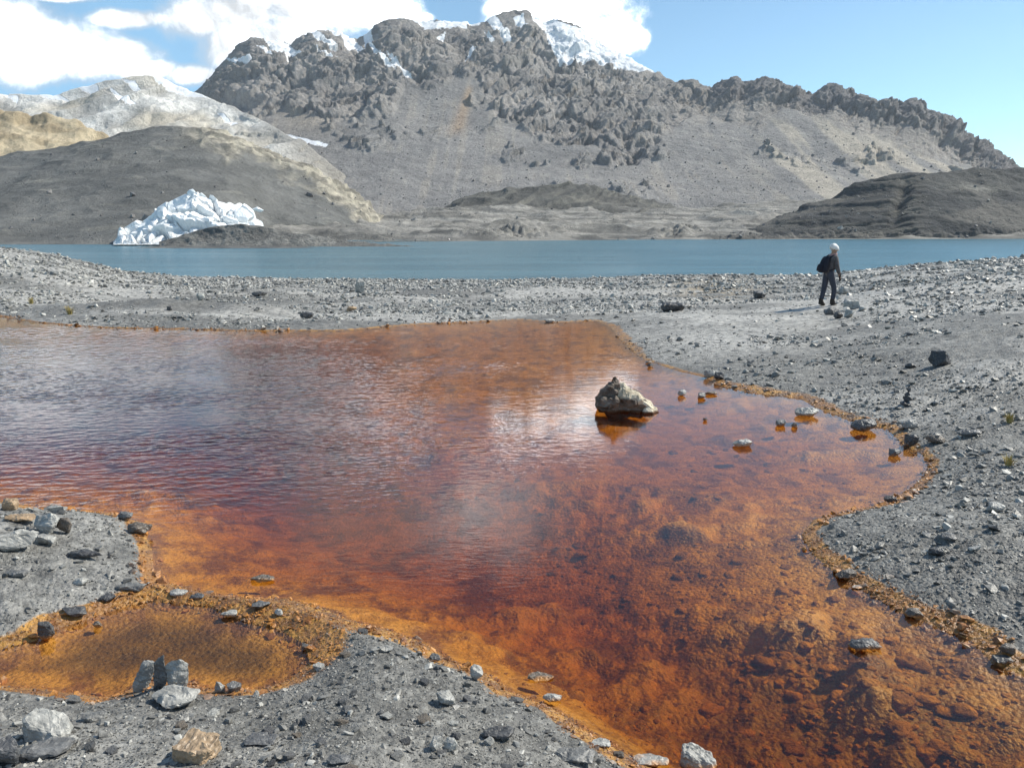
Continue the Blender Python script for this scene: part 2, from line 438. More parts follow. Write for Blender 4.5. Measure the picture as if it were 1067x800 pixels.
# ================================================================== GROUND SHEET
def build_ground():
    fr = np.radians(np.linspace(-44, 44, 1000))
    back = np.radians(np.linspace(48, 312, 67))
    az = np.concatenate([fr, back, [2 * math.pi + fr[0]]])
    r = np.concatenate([[0.05, 0.6, 1.2], np.exp(np.linspace(math.log(1.8), math.log(100), 720)), [130, 200, 400, 700, 950]])
    R, AZ = np.meshgrid(r, az, indexing='ij')
    X = R * np.sin(AZ); Y = R * np.cos(AZ)
    x, y = X.ravel(), Y.ravel()
    d = pond_d(x, y); z = ground_h(x, y, d)
    z = np.where((y < 0) & (R.ravel() > 100), 1.0, z)
    ys = np.maximum(y, 1.0)
    px, py = to_px(x, ys, np.clip(z, -2.5, 2)); front = y > 1
    nz = fbm(x * .9, y * .9, 1.1, 4); nz2 = fbm(x * .15, y * .3, 6.1, 4)
    # width of the iron crust differs along the shore
    wdt = 0.10 + .11 * np.clip(fbm(x * .5, y * .5, 2.1, 2) + .4, 0, 1)
    bar = np.exp(-((px - 310) / 120) ** 2 - ((py - 650) / 34) ** 2) + np.exp(-((px - 195) / 60) ** 2 - ((py - 620) / 14) ** 2)
    bar = bar + .9 * np.exp(-((px - 80) / 60) ** 2 - ((py - 650) / 16) ** 2)
    farband = .16 * np.exp(-((px - 660) / 60) ** 2 - ((py - 350) / 22) ** 2) + .16 * np.exp(-((px - 800) / 110) ** 2 - ((py - 412) / 22) ** 2) * (px > 640)
    wdt = wdt + np.where(front, .22 * np.clip(bar, 0, 1) + farband, 0)
    stain = sstep(1.25, .55, np.maximum(d, 0) / wdt + .35 * nz)
    stain = np.where(d < 0, 1.0, stain * lerp(1.0, .62, sstep(7, 12, R.ravel())))
    pale = .95 * np.exp(-((px - 745) / 85) ** 2 - ((py - 354) / 17) ** 2) * front * (d > .2)
    pale = pale + .7 * sstep(14, 26, R.ravel()) * sstep(-.45, .3, nz2) + lerp(.34, .6, sstep(6, 11, R.ravel())) * sstep(-.1, .5, nz2 + .5 * nz)
    mound = np.zeros_like(x)
    for (cx, cy), sx, sy, hh, rot in MOUND[:1]:
        mound = np.maximum(mound, np.exp(-((x - cx) / sx) ** 2 - ((y - cy) / sy) ** 2))
    pale = np.clip(pale * (1 - 1.3 * mound), 0, 1)
    ochre = .9 * np.exp(-((px - 745) / 45) ** 2 - ((py - 300) / 10) ** 2) * front * (nz > -.15)
    me = np_mesh("ground", np.stack([x, y, z], 1), grid_faces(len(r), len(az)), True,
                 {"stain": stain, "pale": pale, "ochre": ochre, "depth": np.maximum(0, -z) * (d < 0), "silt": np.maximum(.7 * np.exp(-((px - 860) / 210) ** 2 - ((py - 770) / 85) ** 2) * (py > 560), sstep(.02, .4, -sdf(POOL, np.clip(x, -20, 20), np.clip(y, -5, 40)) + .12 * nz))})
    o = link("ground", me, MAT_GROUND)
    tag(o, "grey shale shore and rust coloured pond bed in the foreground", None, None, "structure")
build_ground()

# ================================================================== WATER
def build_waters():
    az = np.radians(np.linspace(-43, 36, 860)); r = np.exp(np.linspace(math.log(2.2), math.log(33), 1450)); nr, nc = len(r), len(az)
    R, A = np.meshgrid(r, az, indexing='ij'); x = (R * np.sin(A)).ravel(); y = (R * np.cos(A)).ravel()
    d = pond_d(x, y)
    big = fbm(x * .22, y * .22, 4.4, 3)
    left = sstep(.4, -3.4, x + 2.4 * big - .02 * y) * sstep(3.0, 10.0, y + 2.5 * big)
    lull = sstep(23.5, 20, y)
    gust = .75 + .7 * fbm(x * .35, y * .6, 1.4, 3)
    wind = .85 * left * np.clip(gust, .2, 1.4) * (.3 + .7 * lull)
    def rot(a): return x * math.cos(a) + y * math.sin(a), -x * math.sin(a) + y * math.cos(a)
    xa, ya = rot(.20); xb, yb = rot(-.28)
    wv = .0058 * perlin(xa * 5.0, ya * 12.5, .3) + .0042 * perlin(xb * 10, yb * 22, 2.3) + .0026 * perlin(xa * 20, ya * 34, 5.1)
    calm = .0006 * perlin(xa * 1.6, ya * 6.5, 8.3) + .0004 * perlin(xb * 5, yb * 12, 1.3)
    z = wv * wind + calm * (.4 + .6 * sstep(7, 10, y)) * np.minimum(1, .25 + np.maximum(0, -d) / 1.5)
    f = grid_faces(nr, nc)
    keep = (d[f] < .30).any(1)
    f = f[keep]; used = np.unique(f); mp = np.full(len(x), -1); mp[used] = np.arange(len(used))
    me = np_mesh("pond_water", np.stack([x, y, z], 1)[used], mp[f], True)
    tag(link("pond_water", me, mat_pond()), "rust red pond water, wind rippled on the left and clear on the right", None, None, "structure")
    r = np.array([52, 120, 250, 420, 560, 800.]); az = np.radians(np.linspace(-48, 48, 25))
    R, A = np.meshgrid(r, az, indexing='ij')
    me = np_mesh("lake_water", np.stack([(R * np.sin(A)).ravel(), (R * np.cos(A)).ravel(), np.full(R.size, LAKE)], 1), grid_faces(len(r), len(az)), True)
    tag(link("lake_water", me, mat_lake()), "blue lake stretching behind the grey shore to the foot of the hills", None, None, "structure")
build_waters()

# ================================================================== DISTANT RELIEF
def poly_i(pts, x):
    p = np.array(pts, float); return np.interp(x, p[:, 0], p[:, 1])

def relief(name, label, ridge, base, Yr, Yb, x0, x1, nc, nr, mat, shape, colour, gamma=1.0, back=1.1, nback=14, snow=None, round_top=0.0):
    px = np.linspace(x0, x1, nc); t = np.linspace(0, 1, nr)
    yr = poly_i(ridge, px); yb = poly_i(base, px)
    Yr_ = poly_i(Yr, px) if isinstance(Yr, list) else np.full(nc, float(Yr))
    Yb_ = poly_i(Yb, px) if isinstance(Yb, list) else np.full(nc, float(Yb))
    T = t[:, None]
    sm = lambda a: np.convolve(np.pad(a, 30, mode='reflect', reflect_type='odd'), np.hanning(61) / np.hanning(61).sum(), 'valid')
    Yr_, Yb_ = sm(Yr_), sm(Yb_)
    # the outline's small steps belong to the crest only: further down the slope follows a smoothed crest
    w = max(3, int(nc * 46 / (x1 - x0))); kx = np.arange(-3 * w, 3 * w + 1); kr = np.exp(-.5 * (kx / w) ** 2); kr /= kr.sum()
    yrs = np.convolve(np.pad(yr, 3 * w, mode='reflect', reflect_type='odd'), kr, 'valid')
    PY = yb + (yrs - yb) * (T ** gamma) + (yr - yrs) * T ** 4
    YY = Yb_ + (Yr_ - Yb_) * (T if round_top == 0 else T ** (1 + round_top))
    PX = np.broadcast_to(px, PY.shape)
    X, Y, Z = ray_pt(PX, PY, YY)
    P = np.stack([X, np.broadcast_to(Y, X.shape), Z], -1)
    N = np.cross(np.gradient(P, axis=1), np.gradient(P, axis=0)); N /= np.linalg.norm(N, axis=-1)[..., None] + 1e-9
    N = np.where((N[..., 2:3] < 0), -N, N)
    disp = shape(PX, PY, P, T)
    P = P + N * disp[..., None]
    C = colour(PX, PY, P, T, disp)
    S = snow(PX, PY, P) if snow else np.zeros(PX.shape)
    # the far side falls away behind the ridge
    q = np.linspace(0, 1, nback + 1)[1:, None]
    top = P[-1]
    hgt = np.maximum(top[:, 2] + 10, 4)
    P = np.concatenate([P[:1] - np.array([0, 0, 8.0]), P], 0); C = np.concatenate([C[:1], C], 0); S = np.concatenate([S[:1], S], 0)
    B = np.stack([np.broadcast_to(top[:, 0], (nback, nc)) * (1 + q * hgt * back / top[:, 1]), top[:, 1] + q * hgt * back, top[:, 2] - (q ** 1.2) * hgt], -1)
    B[..., 2] += fbm(B[..., 0] * .02, B[..., 1] * .02, 3, 4) * hgt * .07 * q
    P = np.concatenate([P, B], 0); C = np.concatenate([C, np.broadcast_to(C[-1], B.shape)], 0)
    S = np.concatenate([S, np.broadcast_to(S[-1], B.shape[:2])], 0)
    me = np_mesh(name, P.reshape(-1, 3), grid_faces(P.shape[0], nc), True, {"snow": S.ravel()}, {"Col": C.reshape(-1, 3)})
    o = link(name, me, mat); tag(o, label, None, None, "structure")
    return o

def colmix(a, b, t): return np.asarray(a)[...] * (1 - t[..., None]) + np.asarray(b) * t[..., None]

BASELINE = [(-300, 262), (1400, 262)]
# ---- main mountain
ridge_m = [(-200, 150), (120, 135), (180, 110), (205, 95), (214, 86), (225, 72), (245, 52), (262, 40), (290, 43), (303, 47), (315, 36), (330, 31), (345, 31), (360, 35), (372, 41), (385, 33), (395, 25), (410, 20), (425, 18),
    (440, 23), (455, 20), (470, 23), (490, 26), (505, 23), (515, 16), (535, 12), (548, 14), (556, 20), (570, 24), (585, 22), (600, 26), (620, 42), (640, 52), (660, 62), (680, 72), (700, 79),
    (720, 85), (738, 90), (745, 86), (760, 84), (775, 89), (790, 84), (800, 84), (820, 89), (835, 94), (848, 97), (862, 89), (875, 90), (885, 96), (895, 98), (905, 105), (920, 105), (935, 110),
    (950, 109), (965, 116), (980, 123), (992, 128), (1005, 137), (1020, 150), (1040, 160), (1055, 173), (1080, 188), (1150, 215), (1300, 235)]
cragline = [(-200, 150), (150, 130), (215, 112), (240, 106), (290, 110), (330, 118), (345, 128), (380, 124), (408, 118), (422, 90), (440, 92), (462, 90), (474, 78), (488, 84), (497, 76), (505, 98), (517, 125), (540, 127),
    (565, 148), (600, 150), (640, 166), (665, 166), (692, 142), (720, 122), (750, 126), (790, 132), (815, 118), (860, 126), (900, 140), (940, 152), (980, 164), (1020, 176), (1060, 190), (1300, 240)]
snow_main = [[(552, 8), (566, 18), (606, 32), (637, 50), (670, 66), (684, 74), (654, 68), (620, 60), (600, 60), (582, 62), (573, 50), (566, 39), (554, 24)],
    [(272, 36), (284, 40), (302, 48), (318, 62), (312, 66), (296, 58), (280, 50)], [(268, 50), (280, 53), (291, 60), (284, 60)], [(321, 29), (334, 34), (352, 52), (346, 56), (330, 42)],
    [(340, 28), (356, 33), (372, 44), (366, 50), (352, 40)], [(378, 32), (387, 32), (388, 46), (380, 52)], [(386, 48), (402, 62), (413, 72), (405, 72), (392, 60)], [(412, 64), (424, 72), (431, 78), (422, 77)],
    [(418, 14), (432, 15), (450, 22), (478, 24), (500, 20), (500, 26), (470, 29), (440, 27)], [(505, 20), (515, 15), (530, 34), (534, 42), (524, 42), (514, 30)], [(535, 20), (545, 18), (548, 34), (540, 30)],
    [(282, 132), (300, 139), (322, 146), (342, 151), (340, 154), (318, 150), (295, 142)], [(455, 38), (464, 34), (462, 41)], [(236, 62), (252, 64), (268, 72), (262, 75), (248, 70)], [(352, 30), (366, 38), (382, 54), (375, 56), (362, 46)], [(404, 60), (416, 66), (411, 70)], [(330, 56), (342, 62), (352, 70), (344, 69)], [(296, 66), (306, 72), (300, 73)], [(505, 34), (516, 44), (512, 47)], [(440, 22), (462, 21), (486, 24), (486, 30), (462, 28), (442, 29)], [(640, 60), (652, 66), (640, 68)], [(490, 52), (496, 52), (484, 64)]]
def crag_mask(PX, PY):
    yc = poly_i(cragline, PX) + 7 * fbm(PX * .03, PY * .03, 2, 3) - 0
    return sstep(5, -5, PY - yc)
def shape_main(PX, PY, P, T):
    X, Y, Z = P[..., 0], P[..., 1], P[..., 2]
    c = crag_mask(PX, PY)
    right = sstep(670, 730, PX)
    yr = poly_i(ridge_m, PX)
    topband = sstep(38, 16, PY - yr)
    amp = c * lerp(1.0, np.maximum(.34, 1.25 * topband), right)
    # strata dip to the right: stretch the noise along the dip
    a = math.radians(-32)
    Xa = X * math.cos(a) - Z * math.sin(a) * 1.0; Za = X * math.sin(a) + Z * math.cos(a)
    def bil(k, kz, seed, o=4):
        t = 0; am = 1.0; f = 1.0
        for q in range(o):
            t = t + am * np.abs(perlin(Xa / k * f + seed, Y / (k * 1.4) * f, Za / kz * f + 2.1 * q)); am *= .52; f *= 2.1
        return t
    b1 = bil(130, 80, 3.0, 5) - .45
    b2 = bil(46, 30, 8.0, 4) - .42
    wq = .35 * perlin(X / 40, Z / 40, 2)
    q1, e1 = facets(Xa / 62 + wq, Y / 80, Za / 42)
    q2, e2 = facets(Xa / 46 + wq, Y / 40, Za / 14)
    q3, e3 = facets(Xa / 20, Y / 18, Za / 6)
    blk2 = q3
    q4, e4 = facets(X / 5.5, Y / 7, Z / 4.5)
    bed_ = fbm(Xa / 160, Y / 90, Za / 13 + .8 * perlin(X / 90, Z / 90, 3), 3)
    d = amp * (6 * q1 + 4.5 * q2 + 3.0 * q3 + 1.7 * q4 + 14 * b1 + 3.5 * b2 + 2 + 12 * fbm(X / 150, Y / 150, Z / 150, 3) + 5.5 * np.sign(bed_) * np.abs(bed_) ** .6 - 2 * np.exp(-(e1 / .05) ** 2))
    # talus: fine straight runnels down the slope plus low swells
    sl = slant(PX)
    run = fbm((PX - (PY - 150) * sl) * .12, PY * .004, 0.5, 4)
    tal = (1 - c)
    d = d + tal * (.18 * run + 6 * fbm(X / 160, Y / 160, 1, 3) + .8 * fbm(X / 12, Y / 12, Z / 12, 3))
    isl = sstep(.30, .42, fbm(X / 45, Y / 70, 7.7, 4)) * tal * sstep(70, 10, PY - poly_i(cragline, PX))
    d = d + isl * (4 + 5 * blk2 + 5 * b2)
    return d * sstep(0, .04, T * np.ones_like(PX)) * lerp(1.0, lerp(.32, .5, right), sstep(.90, .99, T * np.ones_like(PX)))
def slant(PX):
    return -.3 + 1.5 * sstep(360, 1000, PX)
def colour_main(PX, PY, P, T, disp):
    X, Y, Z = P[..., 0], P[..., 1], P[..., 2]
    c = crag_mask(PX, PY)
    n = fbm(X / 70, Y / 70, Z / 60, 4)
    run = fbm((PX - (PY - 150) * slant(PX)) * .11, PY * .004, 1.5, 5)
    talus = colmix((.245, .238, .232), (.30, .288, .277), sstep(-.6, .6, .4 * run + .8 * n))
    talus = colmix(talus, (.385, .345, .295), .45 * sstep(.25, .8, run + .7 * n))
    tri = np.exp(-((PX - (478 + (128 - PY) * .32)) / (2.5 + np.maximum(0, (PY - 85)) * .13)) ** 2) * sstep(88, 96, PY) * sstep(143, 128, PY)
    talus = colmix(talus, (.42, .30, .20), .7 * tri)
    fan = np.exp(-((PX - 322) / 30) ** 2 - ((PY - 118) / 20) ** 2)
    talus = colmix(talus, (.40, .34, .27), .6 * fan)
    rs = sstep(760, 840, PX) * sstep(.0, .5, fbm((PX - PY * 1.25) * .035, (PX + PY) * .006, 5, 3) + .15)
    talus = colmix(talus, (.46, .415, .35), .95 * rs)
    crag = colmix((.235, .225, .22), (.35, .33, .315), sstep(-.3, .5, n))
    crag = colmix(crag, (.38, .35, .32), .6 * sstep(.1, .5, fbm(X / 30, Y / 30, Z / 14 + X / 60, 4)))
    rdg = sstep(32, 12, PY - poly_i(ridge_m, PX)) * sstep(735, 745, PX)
    crag = colmix(crag, (.165, .16, .165), .8 * rdg)  # shade on the right ridge crags, painted in as darker rock
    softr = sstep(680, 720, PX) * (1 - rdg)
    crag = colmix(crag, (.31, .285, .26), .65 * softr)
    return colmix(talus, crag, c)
def snow_fn(polys):
    def f(PX, PY, P):
        s = np.full(PX.shape, -9.0)
        for p in polys: s = np.maximum(s, -sdf(p, PX, PY))
        return np.clip(.58 + s / 4.0, -.6, 1.3)
    return f
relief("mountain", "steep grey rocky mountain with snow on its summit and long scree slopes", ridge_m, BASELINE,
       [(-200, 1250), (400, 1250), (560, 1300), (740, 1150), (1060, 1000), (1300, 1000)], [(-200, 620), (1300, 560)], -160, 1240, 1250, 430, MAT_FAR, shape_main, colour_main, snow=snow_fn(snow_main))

# ---- pale mountain on the left
ridge_p = [(-200, 100), (-60, 93), (0, 96), (30, 97), (60, 97), (75, 92), (90, 88), (110, 81), (135, 77), (150, 77), (165, 81), (185, 88), (210, 97), (240, 110), (280, 128), (320, 150), (370, 190), (420, 232), (500, 262)]
snow_pale = [[(152, 75), (175, 80), (200, 90), (218, 100), (200, 98), (178, 92), (165, 86)], [(114, 92), (126, 96), (143, 106), (136, 109), (122, 102)], [(127, 80), (140, 84), (147, 92), (136, 90)],
    [(74, 85), (100, 86), (100, 94), (84, 92)], [(40, 96), (60, 97), (70, 102), (50, 102)], [(170, 100), (190, 104), (180, 107)], [(225, 115), (248, 127), (240, 128)], [(2, 97), (20, 98), (16, 103)]]
def shape_pale(PX, PY, P, T):
    X, Y, Z = P[..., 0], P[..., 1], P[..., 2]
    a = math.radians(-35)
    Xa = X * math.cos(a) - Z * math.sin(a); Za = X * math.sin(a) + Z * math.cos(a)
    f1, f2, idv = worley(Xa / 60, Y / 60, Za / 22)
    d = 4 * (ridged(Xa / 110, Y / 150, Za / 40, 5) - .8) + 5 * ((f2 - f1) + idv - 1) + 4 * fbm(X / 40, Y / 40, Z / 40, 4)
    return d * sstep(0, .05, T * np.ones_like(PX)) * sstep(400, 280, PX) * lerp(1.0, .45, sstep(.92, 1, T * np.ones_like(PX)))
def colour_pale(PX, PY, P, T, disp):
    X, Y, Z = P[..., 0], P[..., 1], P[..., 2]
    n = fbm(X / 50, Y / 50, Z / 25 + X / 70, 5)
    c = colmix((.44, .43, .41), (.76, .745, .71), sstep(-.45, .3, n))
    c = colmix(c, (.55, .48, .36), .5 * sstep(-.1, .5, fbm(X / 90, Y / 90, 3, 3) + .6 * np.exp(-((PX - 215) / 60) ** 2 - ((PY - 118) / 14) ** 2)))
    low = sstep(240, 330, PX)
    return colmix(c, (.31, .285, .25), .7 * low)
relief("mountain.001", "low pale mountain with snow streaks at the far left", ridge_p, BASELINE, [(-200, 950), (200, 980), (500, 700)], [(-200, 560), (500, 560)], -200, 470, 560, 230, MAT_FAR, shape_pale, colour_pale, snow=snow_fn(snow_pale))

# ---- ochre rock shoulder, far left
ridge_o = [(-200, 95), (-40, 104), (0, 111), (15, 113), (32, 121), (50, 119), (62, 124), (78, 127), (92, 134), (104, 141), (116, 146), (140, 165), (180, 200), (240, 255)]
def shape_o(PX, PY, P, T):
    X, Y, Z = P[..., 0], P[..., 1], P[..., 2]
    return (3 * fbm(X / 18, Y / 18, Z / 10, 5) + 2.5 * (ridged(X / 50, Y / 60, Z / 22, 4) - .8)) * sstep(0, .08, T * np.ones_like(PX))
def colour_o(PX, PY, P, T, disp):
    X, Y, Z = P[..., 0], P[..., 1], P[..., 2]
    n = fbm(X / 22, Y / 22, Z / 12, 5)
    return colmix((.36, .29, .19), (.54, .45, .31), sstep(-.35, .35, n))
relief("hill", "ochre yellow rocky shoulder at the far left edge", ridge_o, BASELINE, 620, 420, -200, 240, 320, 120, MAT_MID, shape_o, colour_o)

# ---- dark dome behind the ice
ridge_d = [(-250, 190), (-60, 172), (0, 163), (40, 157), (70, 152), (100, 143), (118, 138), (140, 134), (180, 131), (215, 134), (235, 138), (255, 144), (280, 155), (305, 167), (330, 180), (350, 192), (366, 202), (384, 214), (402, 234), (425, 258), (560, 275)]
base_d = [(-250, 257), (130, 256), (230, 252), (275, 236), (330, 232), (425, 262), (560, 280)]
def shape_d(PX, PY, P, T):
    X, Y, Z = P[..., 0], P[..., 1], P[..., 2]
    band = pale_band(PX, PY)
    d = 1.8 * fbm(X / 45, Y / 45, Z / 35, 5) + .7 * (ridged(X / 26, Y / 26, Z / 7, 4) - .7) + band * (1.5 * (ridged(X / 14 + Z / 10, Y / 30, Z / 6, 4) - .7) + 1.2 * fbm(X / 5, Y / 8, Z / 3, 3) + .6)
    return d * sstep(0, .06, T * np.ones_like(PX))
def pale_band(PX, PY):
    yr = poly_i(ridge_d, PX)
    n = fbm(PX * .04, PY * .06, 3, 3)
    return sstep(170, 225, PX) * sstep(24 + 18 * n, 6 + 10 * n, PY - yr)
def colour_d(PX, PY, P, T, disp):
    X, Y, Z = P[..., 0], P[..., 1], P[..., 2]
    n = fbm(X / 30, Y / 30, Z / 12, 5)
    c = colmix((.135, .136, .131), (.178, .178, .170), sstep(-.4, .4, n))
    c = colmix(c, (.20, .195, .18), .8 * sstep(.22, .42, fbm(X / 9, Y / 16, Z / 3, 4)) * sstep(175, 140, PY))
    st = sstep(.28, .4, fbm(X / 30, Y / 30, Z / 2.2, 3)) * sstep(.0, .3, fbm(X / 25, Y / 25, 9, 2))
    c = colmix(c, (.24, .235, .21), .6 * st)
    b = pale_band(PX, PY)
    pc = colmix((.26, .24, .20), (.46, .42, .34), sstep(-.3, .3, fbm(X / 8, Y / 8, Z / 4, 4)))
    return colmix(c, pc, b)
relief("hill.001", "dark grey dome hill with a pale rocky right flank behind the ice", ridge_d, base_d, [(-250, 430), (560, 430)], [(-250, 232), (130, 236), (230, 258), (275, 335), (330, 360), (560, 370)], -250, 560, 700, 190, MAT_MID, shape_d, colour_d, gamma=.85)

# ---- far shore moraine
ridge_f = [(100, 262), (200, 240), (250, 224), (300, 221), (360, 218), (400, 222), (440, 219), (480, 214), (520, 216), (600, 219), (680, 219), (720, 217), (770, 214), (820, 211), (870, 208), (1000, 206), (1200, 206)]
base_f = [(100, 259), (280, 255), (420, 253), (560, 252.5), (700, 251.5), (1200, 250)]
def shape_f(PX, PY, P, T):
    X, Y, Z = P[..., 0], P[..., 1], P[..., 2]
    d = 2.2 * fbm(X / 30, Y / 45, 1.5, 5) + 1.3 * (ridged(X / 22, Y / 30, Z / 3, 4) - .7)
    rough = np.exp(-((PX - 535) / 34) ** 2 - ((PY - 246) / 5) ** 2) + .8 * np.exp(-((PX - 705) / 22) ** 2 - ((PY - 244) / 5) ** 2)
    f1, f2, idv = worley(X / 3.2, Y / 6, Z / 3)
    d = d + rough * (2.0 + 3.5 * ((f2 - f1) + idv - .8))
    return d * sstep(0, .10, T * np.ones_like(PX)) + .6
def colour_f(PX, PY, P, T, disp):
    X, Y, Z = P[..., 0], P[..., 1], P[..., 2]
    n = fbm(X / 30, Y / 22, Z / 3, 5)
    c = colmix((.17, .165, .152), (.28, .268, .245), sstep(-.35, .35, n))
    st = sstep(.1, .4, fbm(X / 40, Y / 40, Z / 1.4 + .02 * X, 4))
    c = colmix(c, (.40, .385, .355), .6 * st * sstep(252, 236, PY))
    dk = sstep(.05, .4, fbm(X / 28, Y / 28, 8.5, 3)) * sstep(232, 244, PY)
    return colmix(c, (.085, .085, .082), .7 * dk)
relief("moraine", "banded grey moraine along the far lake shore", ridge_f, base_f, [(100, 330), (400, 480), (1200, 560)], [(100, 235), (280, 262), (420, 280), (560, 300), (700, 322), (1200, 352)], 100, 1200, 800, 150, MAT_MID, shape_f, colour_f)

# ---- hummock in the middle
ridge_h = [(440, 222), (470, 214), (485, 206), (505, 200), (530, 197), (560, 196), (578, 192), (592, 190), (612, 192), (640, 199), (670, 206), (698, 214), (740, 222)]
def shape_h(PX, PY, P, T):
    X, Y, Z = P[..., 0], P[..., 1], P[..., 2]
    return (1.8 * fbm(X / 28, Y / 30, Z / 20, 5) + 1.3 * (ridged(X / 14 - Z / 9, Y / 30, Z / 12, 4) - .7)) * sstep(0, .1, T * np.ones_like(PX)) * sstep(440, 470, PX) * sstep(740, 700, PX)
def colour_h(PX, PY, P, T, disp):
    X, Y, Z = P[..., 0], P[..., 1], P[..., 2]
    n = fbm(X / 14 - Z / 10, Y / 20, Z / 12, 5)
    c = colmix((.105, .103, .096), (.15, .146, .132), sstep(-.3, .4, n))
    return colmix(c, (.22, .21, .18), .65 * sstep(.15, .45, fbm(X / 9 - Z / 5, Y / 20, Z / 8, 4)) * sstep(4, 12, 222 - PY))
relief("hill.002", "low dark hummock in the middle at the foot of the scree", ridge_h, [(440, 234), (600, 234), (740, 234)], 540, 470, 440, 740, 320, 80, MAT_MID, shape_h, colour_h, gamma=.8)

# ---- dark hill on the right
ridge_r = [(690, 250), (735, 246), (760, 243), (785, 238), (805, 230), (825, 219), (848, 209), (875, 200), (900, 191), (915, 186), (935, 182), (960, 180), (985, 177), (1010, 175), (1040, 175), (1067, 174), (1120, 178), (1300, 190)]
base_r = [(690, 252.5), (740, 251.5), (1300, 250)]
def shape_r(PX, PY, P, T):
    X, Y, Z = P[..., 0], P[..., 1], P[..., 2]
    lay = fbm(X / 60, Y / 60, (Z - .10 * (X - 130)) / 2.4, 3)
    slab = sstep(780, 830, PX) * sstep(975, 945, PX)
    cut = np.exp(-((PX - (945 - (PY - 190) * .35)) / 7) ** 2) * sstep(184, 192, PY) * sstep(240, 222, PY)
    d = 2.2 * fbm(X / 45, Y / 45, Z / 40, 4) + 1.6 * slab * np.sign(lay) * np.abs(lay) ** .6 + .6 * fbm(X / 6, Y / 6, Z / 3, 4) - 2.5 * cut
    d = d + sstep(236, 244, PY) * 1.5 * fbm(X / 5, Y / 9, Z / 4, 3)
    return d * sstep(0, .06, T * np.ones_like(PX)) * sstep(690, 770, PX)
def colour_r(PX, PY, P, T, disp):
    X, Y, Z = P[..., 0], P[..., 1], P[..., 2]
    n = fbm(X / 30, Y / 30, Z / 16, 5)
    c = colmix((.062, .064, .066), (.10, .10, .096), sstep(-.35, .4, n))
    slab = sstep(780, 830, PX) * sstep(975, 945, PX)
    c = colmix(c, (.13, .125, .11), .6 * slab * sstep(-.1, .3, fbm(X / 40, Y / 40, (Z - .1 * (X - 130)) / 1.6, 3)))
    c = colmix(c, (.165, .155, .14), .75 * sstep(.2, .5, n + .8 * np.exp(-((PX - 1062) / 55) ** 2 - ((PY - 226) / 16) ** 2)) * (PY > 196))
    c = colmix(c, (.26, .25, .22), .7 * np.exp(-((PX - (1000 + (PY - 175))) / 26) ** 2 - ((PY - 195) / 4) ** 2))
    return colmix(c, (.16, .15, .135), .7 * sstep(241, 246, PY))
relief("hill.003", "dark layered whaleback hill at the right end of the lake", ridge_r, base_r, [(690, 380), (1300, 430)], [(690, 318), (740, 322), (1067, 356), (1300, 365)], 690, 1300, 640, 190, MAT_MID, shape_r, colour_r, gamma=.85, round_top=.15)

# ---- hump in front of the ice, low spit in the lake
def lump_relief(name, label, ridge, base, Yr, Yb, x0, x1, nc, nr, amp, ca, cb, **kw):
    def sh(PX, PY, P, T):
        X, Y, Z = P[..., 0], P[..., 1], P[..., 2]
        return amp * (fbm(X / 10, Y / 10, Z / 5, 4) + .6 * fbm(X / 2.5, Y / 2.5, Z / 1.5, 3)) * sstep(0, .15, T * np.ones_like(PX))
    def co(PX, PY, P, T, disp):
        n = fbm(P[..., 0] / 7, P[..., 1] / 7, P[..., 2] / 2.5, 5); return colmix(ca, cb, sstep(-.35, .4, n))
    return relief(name, label, ridge, base, Yr, Yb, x0, x1, nc, nr, MAT_MID, sh, co, back=2.0, **kw)
lump_relief("moraine.001", "low grey moraine hump lying in front of the ice", [(166, 253), (180, 248), (200, 241), (225, 236), (250, 234), (275, 236), (310, 243), (360, 251), (440, 258)], [(166, 262), (440, 262)], 216, 207, 166, 440, 260, 60, .5, (.15, .147, .14), (.23, .225, .21))
lump_relief("spit", "thin dark gravel spit in the lake below the ice", [(120, 259), (165, 257), (230, 255.6), (300, 255.6), (335, 259)], [(120, 261), (335, 261)], 200, 190, 120, 335, 160, 14, .12, (.12, .12, .117), (.17, .168, .16))

